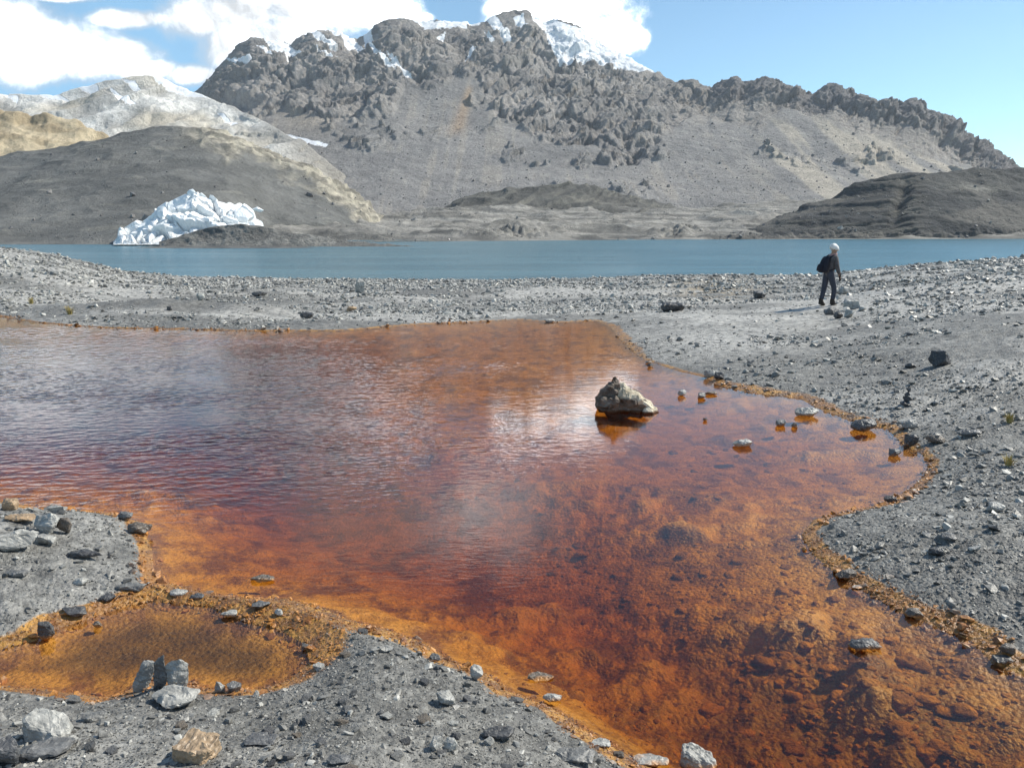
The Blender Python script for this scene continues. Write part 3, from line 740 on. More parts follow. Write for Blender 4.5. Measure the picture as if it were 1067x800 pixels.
# ================================================================== GLACIER ICE
def build_ice():
    Y0 = 226.0
    top = [(118, 252), (126, 243), (138, 235), (150, 228), (160, 219), (168, 212), (172, 209), (180, 209), (186, 206), (194, 202), (199, 196), (206, 196), (214, 201), (226, 206), (240, 210), (255, 216), (260, 219), (263, 225), (272, 231), (276, 240), (278, 250)]
    nc, nr = 420, 170
    px = np.linspace(118, 278, nc); t = np.linspace(0, 1, nr)[:, None]
    yt = poly_i(top, px); yb = 255.0
    PY = yb + (yt - yb) * np.minimum(1, t * 1.0) ** .8
    Yd = Y0 - 8 + t * 22
    X, Y, Z = ray_pt(np.broadcast_to(px, PY.shape), PY, Yd)
    P = np.stack([X, np.broadcast_to(Y, X.shape), Z], -1)
    N = np.cross(np.gradient(P, axis=1), np.gradient(P, axis=0)); N /= np.linalg.norm(N, axis=-1)[..., None] + 1e-9
    N = np.where(N[..., 2:3] < 0, -N, N)
    wx = .8 * perlin(X / 3, Z / 3, 1.0)
    q1, e1 = facets(X / 10 + wx * .15, Y / 8, Z / 7.5)
    q2, e2 = facets(X / 4.2 + 40, Y / 4.2, Z / 5.5)
    d = 2.0 * q1 + 1.1 * q2 - 2.0 * np.exp(-(e1 / .05) ** 2) - .7 * np.exp(-(e2 / .06) ** 2) + .3 * fbm(X / 2.2, Y / 2.2, Z / 3.5, 4)
    d = d * sstep(0, .1, t * np.ones_like(X)) * sstep(0, .06, (px - 118) / 160) * sstep(0, .05, (278 - px) / 160)
    d = d * lerp(1.0, .45, sstep(.8, 1, t * np.ones_like(X)))
    P = P + N * d[..., None]
    q = np.linspace(0, 1, 11)[1:, None]; tp = P[-1]
    B = np.stack([np.broadcast_to(tp[:, 0], (10, nc)), tp[:, 1] + q * 9, tp[:, 2] - q ** 1.5 * np.maximum(0.5, (tp[:, 2] - LAKE + 1))], -1)
    P = np.concatenate([P, B], 0)
    o = link("glacier_ice", np_mesh("glacier_ice", P.reshape(-1, 3), grid_faces(P.shape[0], nc), False), MAT_ICE)
    tag(o, "large jagged mass of white glacier ice standing at the lake edge", "glacier ice")
    x, y, z = [float(v) for v in ray_pt(269, 218.5, 262)]
    me = rock_mesh("ice_block", [(a * 3.6, b * 3, c * 1.5) for a, b, c in rand_pts(18, 1, .6, random.Random(5))], 3, .05, .03, 3, MAT_ICE)
    b = link("ice_block", me); b.location = (x, y, z)
    tag(b, "small white ice block lying apart on the slope right of the big ice mass", "glacier ice")

# ================================================================== ROCK MESHES
def hull_bm(pts):
    bm = bmesh.new()
    for p in pts: bm.verts.new(p)
    r = bmesh.ops.convex_hull(bm, input=bm.verts)
    bmesh.ops.delete(bm, geom=[v for v in bm.verts if not v.link_faces], context='VERTS')
    bmesh.ops.recalc_face_normals(bm, faces=bm.faces)
    return bm

def rand_pts(n, flat=.5, boxy=.55, rs=random):
    out = []
    for _ in range(n):
        v = Vector((rs.gauss(0, 1), rs.gauss(0, 1), rs.gauss(0, 1))).normalized()
        k = max(abs(v.x), abs(v.y), abs(v.z)); w = v / k
        p = v.lerp(w, boxy * rs.uniform(.4, 1.2)) * .5
        out.append((p.x * rs.uniform(.8, 1.1), p.y * rs.uniform(.8, 1.1), p.z * flat))
    return out

def proto_arrays(seed, n, flat):
    rs = random.Random(seed)
    bm = hull_bm(rand_pts(n, flat, .6, rs)); bmesh.ops.triangulate(bm, faces=bm.faces)
    bm.verts.index_update()
    co = np.array([v.co[:] for v in bm.verts]); fa = np.array([[v.index for v in f.verts] for f in bm.faces])
    bm.free()
    return co, fa

def rock_mesh(name, pts, seed=0, rough=.03, bevel=.03, cuts=3, mat=None, layer=0.0):
    """angular rock: hull of the points, worn edges, broken surface"""
    bm = hull_bm(pts)
    bmesh.ops.dissolve_limit(bm, angle_limit=.12, verts=bm.verts, edges=bm.edges)
    size = max(max(abs(c) for c in v.co) for v in bm.verts) * 2
    bmesh.ops.bevel(bm, geom=list(bm.edges), offset=bevel * size, segments=1, affect='EDGES', clamp_overlap=True)
    bmesh.ops.triangulate(bm, faces=bm.faces)
    for _ in range(cuts):
        long = [e for e in bm.edges if e.calc_length() > size * .07]
        if not long: break
        bmesh.ops.subdivide_edges(bm, edges=long, cuts=1)
        bmesh.ops.triangulate(bm, faces=bm.faces)
    bm.normal_update()
    co = np.array([v.co[:] for v in bm.verts]) / size; no = np.array([v.normal[:] for v in bm.verts])
    d = fbm(co[:, 0] * 3 + seed, co[:, 1] * 3, co[:, 2] * 3, 4) * rough + .5 * rough * fbm(co[:, 0] * 12 + seed, co[:, 1] * 12, co[:, 2] * 12, 3)
    f1, f2, idv = worley(co[:, 0] * 4 + seed, co[:, 1] * 4, co[:, 2] * 7)
    d = d + (idv - .5) * rough * .7
    if layer:
        d = d + layer * np.sign(np.sin(co[:, 2] * 60 + 2 * perlin(co[:, 0] * 4, co[:, 1] * 4, seed)))
    co = (co + no * d[:, None]) * size
    for v, c in zip(bm.verts, co): v.co = c
    me = bpy.data.meshes.new(name); bm.to_mesh(me); bm.free()
    if mat: me.materials.append(mat)
    return me

def place_px(px, py):
    return on_ground(px, py)

def rock(px, py, w, h, mat, label, name="rock", depth=.8, seed=None, flat=None, yaw=0, tilt=(0, 0), n=22, cat="rock", group=None, sink=.12, pts=None, rough=.035, layer=0.0, boxy=.6, lift=0.0, tall=False):
    """px, py: middle of the base in the photo; w, h: size in photo pixels"""
    x, y, z = place_px(px, py)
    k = math.hypot(y, H - z) / F * 1.0
    W = w * k; Hh = h * k
    el = math.atan2(H - z, y)
    D = W * depth
    Hh = Hh if tall else max((Hh - D * math.sin(el) * .8) / math.cos(el), .28 * Hh)
    sd = seed if seed is not None else int(px * 7 + py * 13)
    rs = random.Random(sd)
    if pts is None: P = [(a * W, b * D, c * Hh * 1.25) for a, b, c in rand_pts(n, 1.0, boxy, rs)]
    else: P = [(a * W, b * D, c * Hh) for a, b, c in pts]
    me = rock_mesh(name, P, sd % 50, rough, .025, 3, mat, layer)
    zmin = min(v.co.z for v in me.vertices)
    o = link(name, me); 
    o.location = (x, y + D * .4, z - zmin - sink * Hh + lift)
    o.rotation_euler = (tilt[0], tilt[1], yaw)
    tag(o, label, cat, group)
    return o

MAT_ICE = mat_ice()
build_ice()
# ---- boulder in the pond: broken left, sunlit right plane painted cream, shaded rest dark brown
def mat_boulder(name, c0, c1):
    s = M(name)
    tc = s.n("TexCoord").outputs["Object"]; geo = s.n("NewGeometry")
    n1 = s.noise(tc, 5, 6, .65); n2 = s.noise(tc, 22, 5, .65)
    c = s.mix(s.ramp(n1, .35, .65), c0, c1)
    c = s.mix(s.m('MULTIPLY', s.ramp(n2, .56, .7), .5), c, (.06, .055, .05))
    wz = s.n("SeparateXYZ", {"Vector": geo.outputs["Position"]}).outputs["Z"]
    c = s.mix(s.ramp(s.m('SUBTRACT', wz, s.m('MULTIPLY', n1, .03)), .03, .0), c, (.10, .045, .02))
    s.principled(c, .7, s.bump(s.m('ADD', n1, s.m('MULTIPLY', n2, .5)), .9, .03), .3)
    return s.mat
MAT_BOULDER = mat_boulder("boulder_rock", (.085, .07, .058), (.21, .17, .135)); MAT_BOULDER_LIT = mat_boulder("boulder_lit_face", (.46, .39, .28), (.70, .63, .49))
def build_boulder():
    x, y, z = plane_pt(653, 429)[0], plane_pt(653, 429)[1], 0.0
    k = math.hypot(y, H) / F; W = 62 * k; Hh = 34 * k
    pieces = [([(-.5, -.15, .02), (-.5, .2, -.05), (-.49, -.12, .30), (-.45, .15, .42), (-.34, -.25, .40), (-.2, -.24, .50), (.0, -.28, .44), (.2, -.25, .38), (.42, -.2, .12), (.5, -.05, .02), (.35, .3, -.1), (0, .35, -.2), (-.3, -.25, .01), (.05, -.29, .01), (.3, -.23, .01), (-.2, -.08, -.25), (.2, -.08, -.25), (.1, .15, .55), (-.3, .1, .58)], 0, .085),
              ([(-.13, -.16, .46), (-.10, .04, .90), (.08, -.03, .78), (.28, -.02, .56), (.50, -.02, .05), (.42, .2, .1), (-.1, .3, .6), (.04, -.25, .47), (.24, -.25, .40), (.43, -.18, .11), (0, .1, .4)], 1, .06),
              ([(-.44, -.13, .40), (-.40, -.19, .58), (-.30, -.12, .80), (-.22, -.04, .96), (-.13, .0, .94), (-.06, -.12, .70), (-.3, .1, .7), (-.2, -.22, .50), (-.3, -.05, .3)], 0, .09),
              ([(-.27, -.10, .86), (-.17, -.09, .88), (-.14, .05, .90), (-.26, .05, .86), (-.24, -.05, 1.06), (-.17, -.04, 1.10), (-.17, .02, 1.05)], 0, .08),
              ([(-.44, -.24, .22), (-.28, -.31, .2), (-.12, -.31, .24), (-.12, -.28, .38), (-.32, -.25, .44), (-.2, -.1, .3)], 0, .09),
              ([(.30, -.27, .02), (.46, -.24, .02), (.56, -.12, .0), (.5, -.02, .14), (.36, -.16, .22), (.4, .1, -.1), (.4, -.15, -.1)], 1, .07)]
    bm = bmesh.new()
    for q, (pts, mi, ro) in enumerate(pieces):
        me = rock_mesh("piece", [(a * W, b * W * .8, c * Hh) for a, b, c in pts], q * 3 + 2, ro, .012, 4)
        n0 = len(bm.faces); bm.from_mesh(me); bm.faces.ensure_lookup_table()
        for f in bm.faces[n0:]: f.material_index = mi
        bpy.data.meshes.remove(me)
    me = bpy.data.meshes.new("boulder"); bm.to_mesh(me); bm.free()
    me.materials.append(MAT_BOULDER); me.materials.append(MAT_BOULDER_LIT)
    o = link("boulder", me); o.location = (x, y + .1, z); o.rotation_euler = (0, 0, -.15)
    tag(o, "largest boulder standing in the pond, dark with a cream sunlit slope", "boulder")
build_boulder()

# ---- stones standing in the pond
rock(844, 435, 27, 10, MAT_PALE, "flat pale stone in the pond by the right bank, nearest the rusty margin", depth=.6, flat=.4)
rock(815, 445, 14, 8, MAT_SLATE, "small grey stone in the pond left of the flat pale one")
rock(828, 446, 7, 6, MAT_BROWN, "tiny brown stone in the pond beside a small grey one", cat="stone")
rock(904, 450, 30, 14, MAT_SLATE, "broad grey stone in the shallows by the right bank with rusty reflection", depth=.6)
rock(774, 466, 22, 9, MAT_PALE, "lone pale stone in open water between boulder and right bank", depth=.6)
rock(933, 476, 16, 9, MAT_SLATE, "grey stone in the last bay of the pond before the gravel point")
rock(711, 413, 9, 7, MAT_PALE, "small pale stone just right of the big pond boulder", cat="stone")
rock(731, 416, 11, 7, MAT_SLATE, "small dark stone in shallow water two lengths right of the boulder", cat="stone")
rock(741, 412, 16, 4, MAT_BROWN, "thin flat brown stone barely breaking the water right of the boulder", depth=.5, cat="stone")
rock(740, 393, 12, 8, MAT_PALE, "pale stone of the cluster on the rusty margin behind the boulder", cat="stone")
rock(750, 396, 10, 8, MAT_DARK, "dark stone of the cluster on the rusty margin behind the boulder", cat="stone")
rock(678, 383, 7, 4, MAT_DARK, "small dark stone in the water behind the big boulder", cat="stone")
rock(676, 379, 9, 3, MAT_BROWN, "low brown stone at the water's edge straight behind the boulder", cat="stone") 
rock(735, 439, 5, 4, MAT_DARK, "tiny dark stone alone in the water right and nearer than the boulder", cat="stone")
rock(906, 680, 32, 15, MAT_SLATE, "rough grey rock alone in the orange shallows at lower right", depth=.7, layer=.006)
rock(885, 605, 21, 13, MAT_BROWN, "rounded dark stone at the waterline of the gravel point")
rock(895, 614, 13, 5, MAT_PALE, "wet pale stone in the water just below the rounded dark one", cat="stone")
rock(563, 710, 27, 9, MAT_BROWN, "brown slab half sunk in the orange shallows near the foreground bank", depth=.6)
rock(272, 607, 26, 8, MAT_BROWN, "flat rusty stone in the pond beyond the orange bar", depth=.5)
rock(46, 667, 17, 19, MAT_DARK, "dark pointed stone on the edge of the small left pool", depth=.6)
# ---- right shore
rock(984, 381, 23, 17, MAT_DARK, "large dark angular boulder on the right shore", "boulder", depth=.7, cat="boulder")
rock(703, 325, 28, 9, MAT_DARK, "long low dark rock at the far corner of the pond", depth=.6)
rock(951, 384, 13, 6, MAT_DARK, "low dark stone just left of the dark boulder on the right shore", cat="stone")
rock(889, 322, 17, 9, MAT_PALE, "pale flat block right of the person's feet", depth=.7, boxy=.95)
rock(886, 331, 12, 8, MAT_PALE, "pale stone below the flat block near the person", cat="stone")
rock(868, 328, 16, 8, MAT_SLATE, "grey stone left in the heap beside the person", cat="stone")
rock(874, 332, 11, 7, MAT_DARK, "dark stone in the heap beside the person", cat="stone")
rock(899, 324, 8, 4, MAT_PALE, "small pale stone at the right end of the heap by the person", cat="stone")
rock(880, 307, 11, 8, MAT_PALE, "pale pointed stone right behind the person", cat="stone")
rock(872, 306, 8, 5, MAT_PALE, "little pale stone between the person and a pointed stone", cat="stone")
rock(793, 311, 14, 7, MAT_DARK, "dark flat topped stone left of the person", cat="stone")
rock(950, 464, 16, 12, MAT_DARK, "dark blocky stone on the rusty edge of the right bay")
rock(979, 463, 20, 10, MAT_BROWN, "brown stone resting behind the dark blocky one on the right bank")
rock(951, 447, 20, 9, MAT_PALE, "pale flat stone on the right bank above the bay", depth=.6)
rock(1013, 455, 24, 8, MAT_SLATE, "long grey slab lying on the right bank", depth=.6)
rock(930, 524, 14, 8, MAT_DARK, "dark stone on the neck of the gravel point")
rock(1040, 534, 20, 12, MAT_PALE, "pale block on the gravel point near the right edge of the photo")
rock(991, 566, 17, 10, MAT_SLATE, "grey block in the middle of the gravel point")
rock(978, 580, 18, 10, MAT_DARK, "darker block in front of the grey one on the gravel point")
rock(1053, 683, 17, 12, MAT_BROWN, "wet brown stone at the water's edge near the right edge of the photo")
rock(1048, 693, 24, 9, MAT_DARK, "wet dark flat stone at the bottom of the gravel point", depth=.6)
rock(956, 645, 20, 12, MAT_BROWN, "wet brown stone in the orange margin of the gravel point")
# ---- foreground bank
BLOCK = [(-.46, -.5, 0), (.38, -.5, 0), (.5, -.1, .02), (.45, .5, 0), (-.5, .45, 0), (-.5, -.46, .9), (.30, -.5, .78), (.5, -.16, .86), (.46, .46, .98), (-.42, .5, 1.0), (-.2, -.52, .86), (.0, .5, 1.0)]
WEDGE = [(-.5, -.2, 0), (-.3, -.5, 0), (.4, -.45, 0), (.5, -.1, .0), (.4, .5, 0), (-.4, .4, 0), (-.42, -.25, .85), (-.36, .3, 1.0), (-.2, -.42, .62), (.3, -.4, .42), (.5, 0, .4), (.36, .4, .55), (-.1, .4, .95), (.46, -.3, .2)]
rock(728, 801, 34, 24, MAT_PALE, "pale cracked block at the bottom edge by the orange water", depth=.6, pts=WEDGE, seed=12, yaw=-.2, rough=.06, sink=.2)
rock(201, 794, 37, 27, MAT_TAN, "tan orange block on the foreground bank", depth=.8, pts=BLOCK, seed=31, sink=.14, yaw=-.25, rough=.06)
rock(43, 772, 44, 33, MAT_PALE, "pale white rock leaning at the left of the foreground bank", depth=.65, pts=WEDGE, seed=8, yaw=-.1)
rock(38, 792, 56, 24, MAT_SLATE, "broad grey slab below the white rock at bottom left", depth=.7, n=13, seed=18)
rock(71, 778, 14, 11, MAT_PALE, "small round pale stone right of the white rock", cat="stone")
rock(0, 800, 30, 30, MAT_SLATE, "grey slab cut by the bottom left corner of the photo", depth=.8)
rock(175, 740, 52, 24, MAT_PALE, "pale worn slab lying below the upright slates", depth=.7, n=16)
def slate(px, py, w, h, mat, label, lean, yaw, seed):
    o = rock(px, py, w, h, mat, label, "slate", depth=.35, seed=seed, n=13, boxy=.8, sink=.18, cat="slate", layer=.004)
    o.rotation_euler = (0, lean, yaw)
    return o
slate(151, 719, 17, 30, MAT_PALE, "left and most tilted of the three upright slates by the left pool", .5, .3, 3)
slate(168, 719, 16, 34, MAT_SLATE, "middle and tallest of the three upright slates by the left pool", .3, -.2, 5)
slate(184, 722, 27, 31, MAT_PALE, "right and broadest of the three upright slates by the left pool", .15, .1, 9)
rock(464, 736, 21, 15, MAT_PALE, "pale pyramid stone alone on the foreground gravel", depth=.7)
rock(455, 783, 15, 14, MAT_PALE, "left of two pale stones side by side near the bottom edge", cat="stone")
rock(469, 784, 14, 14, MAT_PALE, "right of two pale stones side by side near the bottom edge", cat="stone")
rock(496, 709, 14, 15, MAT_PALE, "pale upright stone at the orange edge of the foreground bank")
rock(453, 689, 12, 8, MAT_SLATE, "grey stone on the orange gravel at the bank's corner", cat="stone")
rock(402, 680, 14, 8, MAT_PALE, "pale wedge on the orange gravel right of the pool", cat="stone")
rock(240, 722, 16, 12, MAT_SLATE, "right stone of a pair at the pool's lower edge", cat="stone")
rock(228, 722, 10, 11, MAT_PALE, "left stone of a pair at the pool's lower edge", cat="stone")
rock(268, 778, 34, 10, MAT_SLATE, "flat grey plate on the gravel right of the tan block", depth=.6)
rock(352, 797, 22, 12, MAT_SLATE, "dark grey stone on the bottom edge right of the tan block")
rock(95, 752, 26, 10, MAT_SLATE, "low grey slab right of the white foreground rock", depth=.6)
rock(520, 772, 34, 14, MAT_DARK, "dark flat ledge stone on the right of the foreground bank", depth=.6)
rock(575, 732, 20, 9, MAT_PALE, "white flat stone at the waterline of the foreground bank", depth=.5)
rock(627, 779, 18, 9, MAT_PALE, "pale chip near the tip of the foreground bank", cat="stone")
rock(680, 800, 34, 12, MAT_PALE, "pale flat slab left of the cracked block at the bottom edge", depth=.6)
rock(600, 797, 40, 16, MAT_SLATE, "large grey slab half buried at the bottom edge of the bank", depth=.6)
# ---- left headland
rock(6, 578, 46, 26, MAT_PALE, "huge pale flat slab at the left edge of the photo", depth=.8, n=12, seed=21, tilt=(.0, -.12))
rock(46, 557, 28, 22, MAT_PALE, "pale upright block on the left headland", depth=.6, n=13)
rock(65, 556, 19, 18, MAT_BROWN, "brownish upright block beside the pale one on the left headland", depth=.6, n=13)
rock(44, 568, 26, 12, MAT_PALE, "pale block lying in front of the upright pair on the left headland", depth=.6)
rock(85, 583, 40, 12, MAT_DARK, "dark long slate on the left headland", depth=.5, n=13)
rock(142, 557, 26, 13, MAT_BROWN, "brown stone at the far tip of the left headland", depth=.6)
rock(128, 542, 18, 9, MAT_SLATE, "grey stone on the far edge of the left headland", depth=.6)
rock(18, 545, 34, 10, MAT_TAN, "yellowish flat slab near the left edge on the headland", depth=.6)
rock(8, 532, 18, 14, MAT_TAN, "yellowish pointed stone at the left edge of the photo above the slabs")
rock(57, 535, 20, 9, MAT_PALE, "pale stone at the water's edge behind the upright blocks", depth=.6)
rock(70, 644, 36, 14, MAT_DARK, "dark slab at the rim of the small pool on the left headland", depth=.6, n=13)
rock(133, 617, 36, 11, MAT_SLATE, "long grey slab ending the left headland above the orange bar", depth=.4, n=13)
rock(109, 628, 18, 9, MAT_DARK, "dark stone beside the long slab of the left headland")
rock(82, 610, 14, 9, MAT_PALE, "small white stone in the middle of the left headland", cat="stone")
rock(14, 602, 24, 9, MAT_SLATE, "low grey slab under the huge pale one at the left edge", depth=.6)
# ---- orange bar
rock(183, 622, 22, 8, MAT_PALE, "pale stone at the left end of the orange gravel bar", depth=.5)
rock(204, 626, 14, 7, MAT_SLATE, "grey stone on the orange bar right of the pale one", cat="stone")
rock(239, 644, 18, 8, MAT_PALE, "white stone on the inner edge of the orange bar", depth=.5)
rock(270, 636, 18, 10, MAT_SLATE, "grey cube shaped stone on the crest of the orange bar", cat="stone")
rock(290, 642, 9, 8, MAT_PALE, "small white pebble right of the grey cube on the orange bar", cat="stone")
rock(100, 655, 9, 8, MAT_BROWN, "small brown stone standing in the edge of the left pool", cat="stone")
# ---- far strip between pond and lake
rock(375, 305, 11, 13, MAT_PALE, "pale upright stone on the far strip between pond and lake", depth=.6)
rock(572, 336, 12, 4, MAT_PALE, "white flat stone at the far edge of the pond", cat="stone")
rock(208, 313, 10, 8, MAT_PALE, "pale stone right of the dark gravel mound", cat="stone")
rock(176, 324, 5, 5, MAT_DARK, "small dark stone at the foot of the dark gravel mound", cat="stone")
rock(319, 332, 14, 7, MAT_DARK, "dark stone by the far waterline on the left", cat="stone")
rock(270, 309, 18, 5, MAT_DARK, "long dark stone on the far strip behind the mound", cat="stone")
rock(365, 325, 12, 5, MAT_TAN, "tan stone on the far strip near the waterline", cat="stone")

# ---- cairns: stones stacked one on another
def cairn(px, py, sizes, mat, where):
    x, y, z = on_ground(px, py)
    k = math.hypot(y, H - z) / F
    zz = z - .02; n = len(sizes)
    for i, (w, h) in enumerate(sizes):
        rs = random.Random(int(px) + i)
        W, Hh = w * k, h * k
        me = rock_mesh("cairn_stone", [(a * W, b * W * .8, c * Hh * 1.1) for a, b, c in rand_pts(16, 1, .6, rs)], i, .04, .03, 2, mat)
        z0 = min(v.co.z for v in me.vertices); z1 = max(v.co.z for v in me.vertices)
        o = link("cairn_stone", me); o.location = (x + rs.uniform(-.08, .08) * W, y + rs.uniform(-.05, .05) * W, zz - z0); zz += (z1 - z0) * .9
        o.rotation_euler = (0, 0, rs.uniform(0, 6))
        pos = "bottom" if i == 0 else ("topmost" if i == n - 1 else ["second", "third", "fourth"][i - 1])
        tag(o, f"{pos} stone of the {where}", "stone", f"stones of the {where}")
cairn(945, 422, [(16, 6), (11, 5), (7, 5), (6, 5)], MAT_DARK, "dark little cairn on the right bank")
cairn(1006, 270, [(11, 4), (6, 4), (3.5, 3.5)], MAT_BROWN, "far cairn on the skyline of the right shore")

# ================================================================== GRAVEL AND LOOSE STONES
def build_gravel():
    N = 230000
    az = np.radians(RNG.uniform(-37, 37, N)); r = np.exp(RNG.uniform(math.log(2.4), math.log(82), N))
    x, y = r * np.sin(az), r * np.cos(az)
    d = pond_d(x, y)
    rc = np.interp(x / y, _uu, _cr)
    patch = fbm(x * .25, y * .4, 3.3, 4); patch2 = fbm(x * 1.3, y * 1.3, 6.6, 3)
    px, py = to_px(x, y, ground_h(x, y, d))
    dens = .44 + 1.35 * patch + .45 * patch2
    sand = np.exp(-((px - 800) / 85) ** 2 - ((py - 326) / 17) ** 2) + .7 * np.exp(-((px - 1000) / 90) ** 2 - ((py - 365) / 12) ** 2)
    sand = sand + .6 * np.exp(-((px - 745) / 80) ** 2 - ((py - 352) / 16) ** 2)
    (mx, my), sx, sy, _, _ = MOUND[0]
    sand = sand + 1.1 * np.exp(-((x - mx) / sx) ** 2 - ((y - my) / sy) ** 2)
    dens = dens - 1.0 * sand + .25 * (py < 320) + .35 * (r < 12)
    dens = np.clip(dens, .06, 1)
    dens = dens * lerp(1.0, .8, sstep(9, 16, r)); keep = (d > -.06) & (r < rc + 3) & (RNG.random(N) < dens)
    x, y, r, d, px, py, sand = [a[keep] for a in (x, y, r, d, px, py, sand)]
    n = len(x)
    s = .0019 * r * RNG.random(n) ** (-1 / 2.4)
    s = np.minimum(s, .0065 * r + .045) * RNG.uniform(.75, 1.1, n); s = np.minimum(s, .42)
    s = np.where(sand > .5, np.minimum(s, .006 * r), s)
    z = ground_h(x, y, d)
    tone = np.clip(RNG.beta(1.6, 1.5, n) + .22 * sstep(14, 26, r), 0, 1)
    w = .16 + .12 * np.clip(fbm(x * .5, y * .5, 2.1, 2) + .4, 0, 1) + np.where(px < 1000, .20 * np.exp(-((px - 310) / 120) ** 2 - ((py - 650) / 34) ** 2), 0)
    w = w + .15 * np.exp(-((px - 800) / 110) ** 2 - ((py - 412) / 22) ** 2) + .15 * np.exp(-((px - 660) / 60) ** 2 - ((py - 350) / 22) ** 2)
    stain = sstep(1.3, .4, np.maximum(d, 0) / w) * lerp(1.0, .72, sstep(7, 11, r)) * RNG.uniform(.55, 1.1, n)
    app = s / r
    big = np.argsort(-app)[:175]
    isbig = np.zeros(n, bool); isbig[big] = True
    # fine material in one mesh
    protos = [proto_arrays(100 + i, 11 + i % 5, f) for i, f in enumerate([.35, .42, .5, .6, .7, .8, .3, .55, .45, .65])]
    pid = RNG.integers(0, len(protos), n)
    Vs, Fs, Ts, Ss = [], [], [], []; off = 0
    for k, (co, fa) in enumerate(protos):
        idx = np.where((pid == k) & ~isbig)[0]
        m = len(idx)
        if not m: continue
        yaw = RNG.uniform(0, 2 * math.pi, m); tx = RNG.normal(0, .22, m); ty = RNG.normal(0, .22, m)
        asp = RNG.uniform(.55, 1.0, m)
        c = co[None] * s[idx][:, None, None] * np.stack([np.ones(m), asp, RNG.uniform(.7, 1.15, m)], 1)[:, None, :]
        # tilt then yaw
        X, Y, Z = c[..., 0], c[..., 1], c[..., 2]
        Z2 = Z + X * tx[:, None] + Y * ty[:, None]
        ca, sa = np.cos(yaw)[:, None], np.sin(yaw)[:, None]
        X2, Y2 = X * ca - Y * sa, X * sa + Y * ca
        Z2 = Z2 + (z[idx] + s[idx] * RNG.uniform(.02, .16, m))[:, None]
        V = np.stack([X2 + x[idx][:, None], Y2 + y[idx][:, None], Z2], -1).reshape(-1, 3)
        Fc = (fa[None] + (np.arange(m) * len(co))[:, None, None]).reshape(-1, 3) + off
        Vs.append(V); Fs.append(Fc); off += len(V)
        Ts.append(np.repeat(tone[idx], len(co))); Ss.append(np.repeat(stain[idx], len(co)))
    me = np_mesh("gravel", np.concatenate(Vs), np.concatenate(Fs), False, {"tone": np.concatenate(Ts), "stain": np.concatenate(Ss)})
    tag(link("gravel", me, MAT_GRAVEL), "grey shale gravel and chips covering the shores", "gravel", None, "stuff")
    # the largest loose stones, one object each
    mats = [MAT_DARK, MAT_SLATE, MAT_SLATE, MAT_SLATE, MAT_PALE, MAT_BROWN]; words = ["dark", "grey", "grey", "grey", "pale", "brownish"]
    shapes = []
    for q in range(10):
        rs = random.Random(500 + q); fl = rs.uniform(.4, .8)
        base = rand_pts(rs.randint(12, 20), fl, .7, rs)
        shapes.append([rock_mesh("stone", base, q, .04, .03, 2, m) for m in mats])
    for i in big:
        m = int(RNG.integers(0, len(mats)))
        me = shapes[int(RNG.integers(0, 10))][m]
        o = bpy.data.objects.new("stone", me); COL.objects.link(o)
        sc = float(s[i]); o.scale = (sc, sc * RNG.uniform(.6, 1), sc * RNG.uniform(.6, 1))
        o.location = (x[i], y[i], z[i] + sc * .10); o.rotation_euler = (RNG.normal(0, .15), RNG.normal(0, .15), RNG.uniform(0, 6.28))
        X_, Y_ = px[i], py[i]
        rusty = d[i] < .12
        if Y_ < 335: zone = "far strip between pond and lake" if X_ < 760 else "open rise of the right shore"
        elif X_ > 600: zone = "gravel point at the right" if Y_ > 500 else "right bank of the pond"
        elif Y_ < 645 and X_ < 175: zone = "left headland"
        elif Y_ < 690: zone = "orange gravel bar"
        else: zone = "foreground bank"
        edge = " at the waterline" if rusty else ""
        tag(o, f"loose {words[m]} stone{edge} among the gravel of the {zone}", "stone", f"loose stones on the {zone}")
build_gravel()

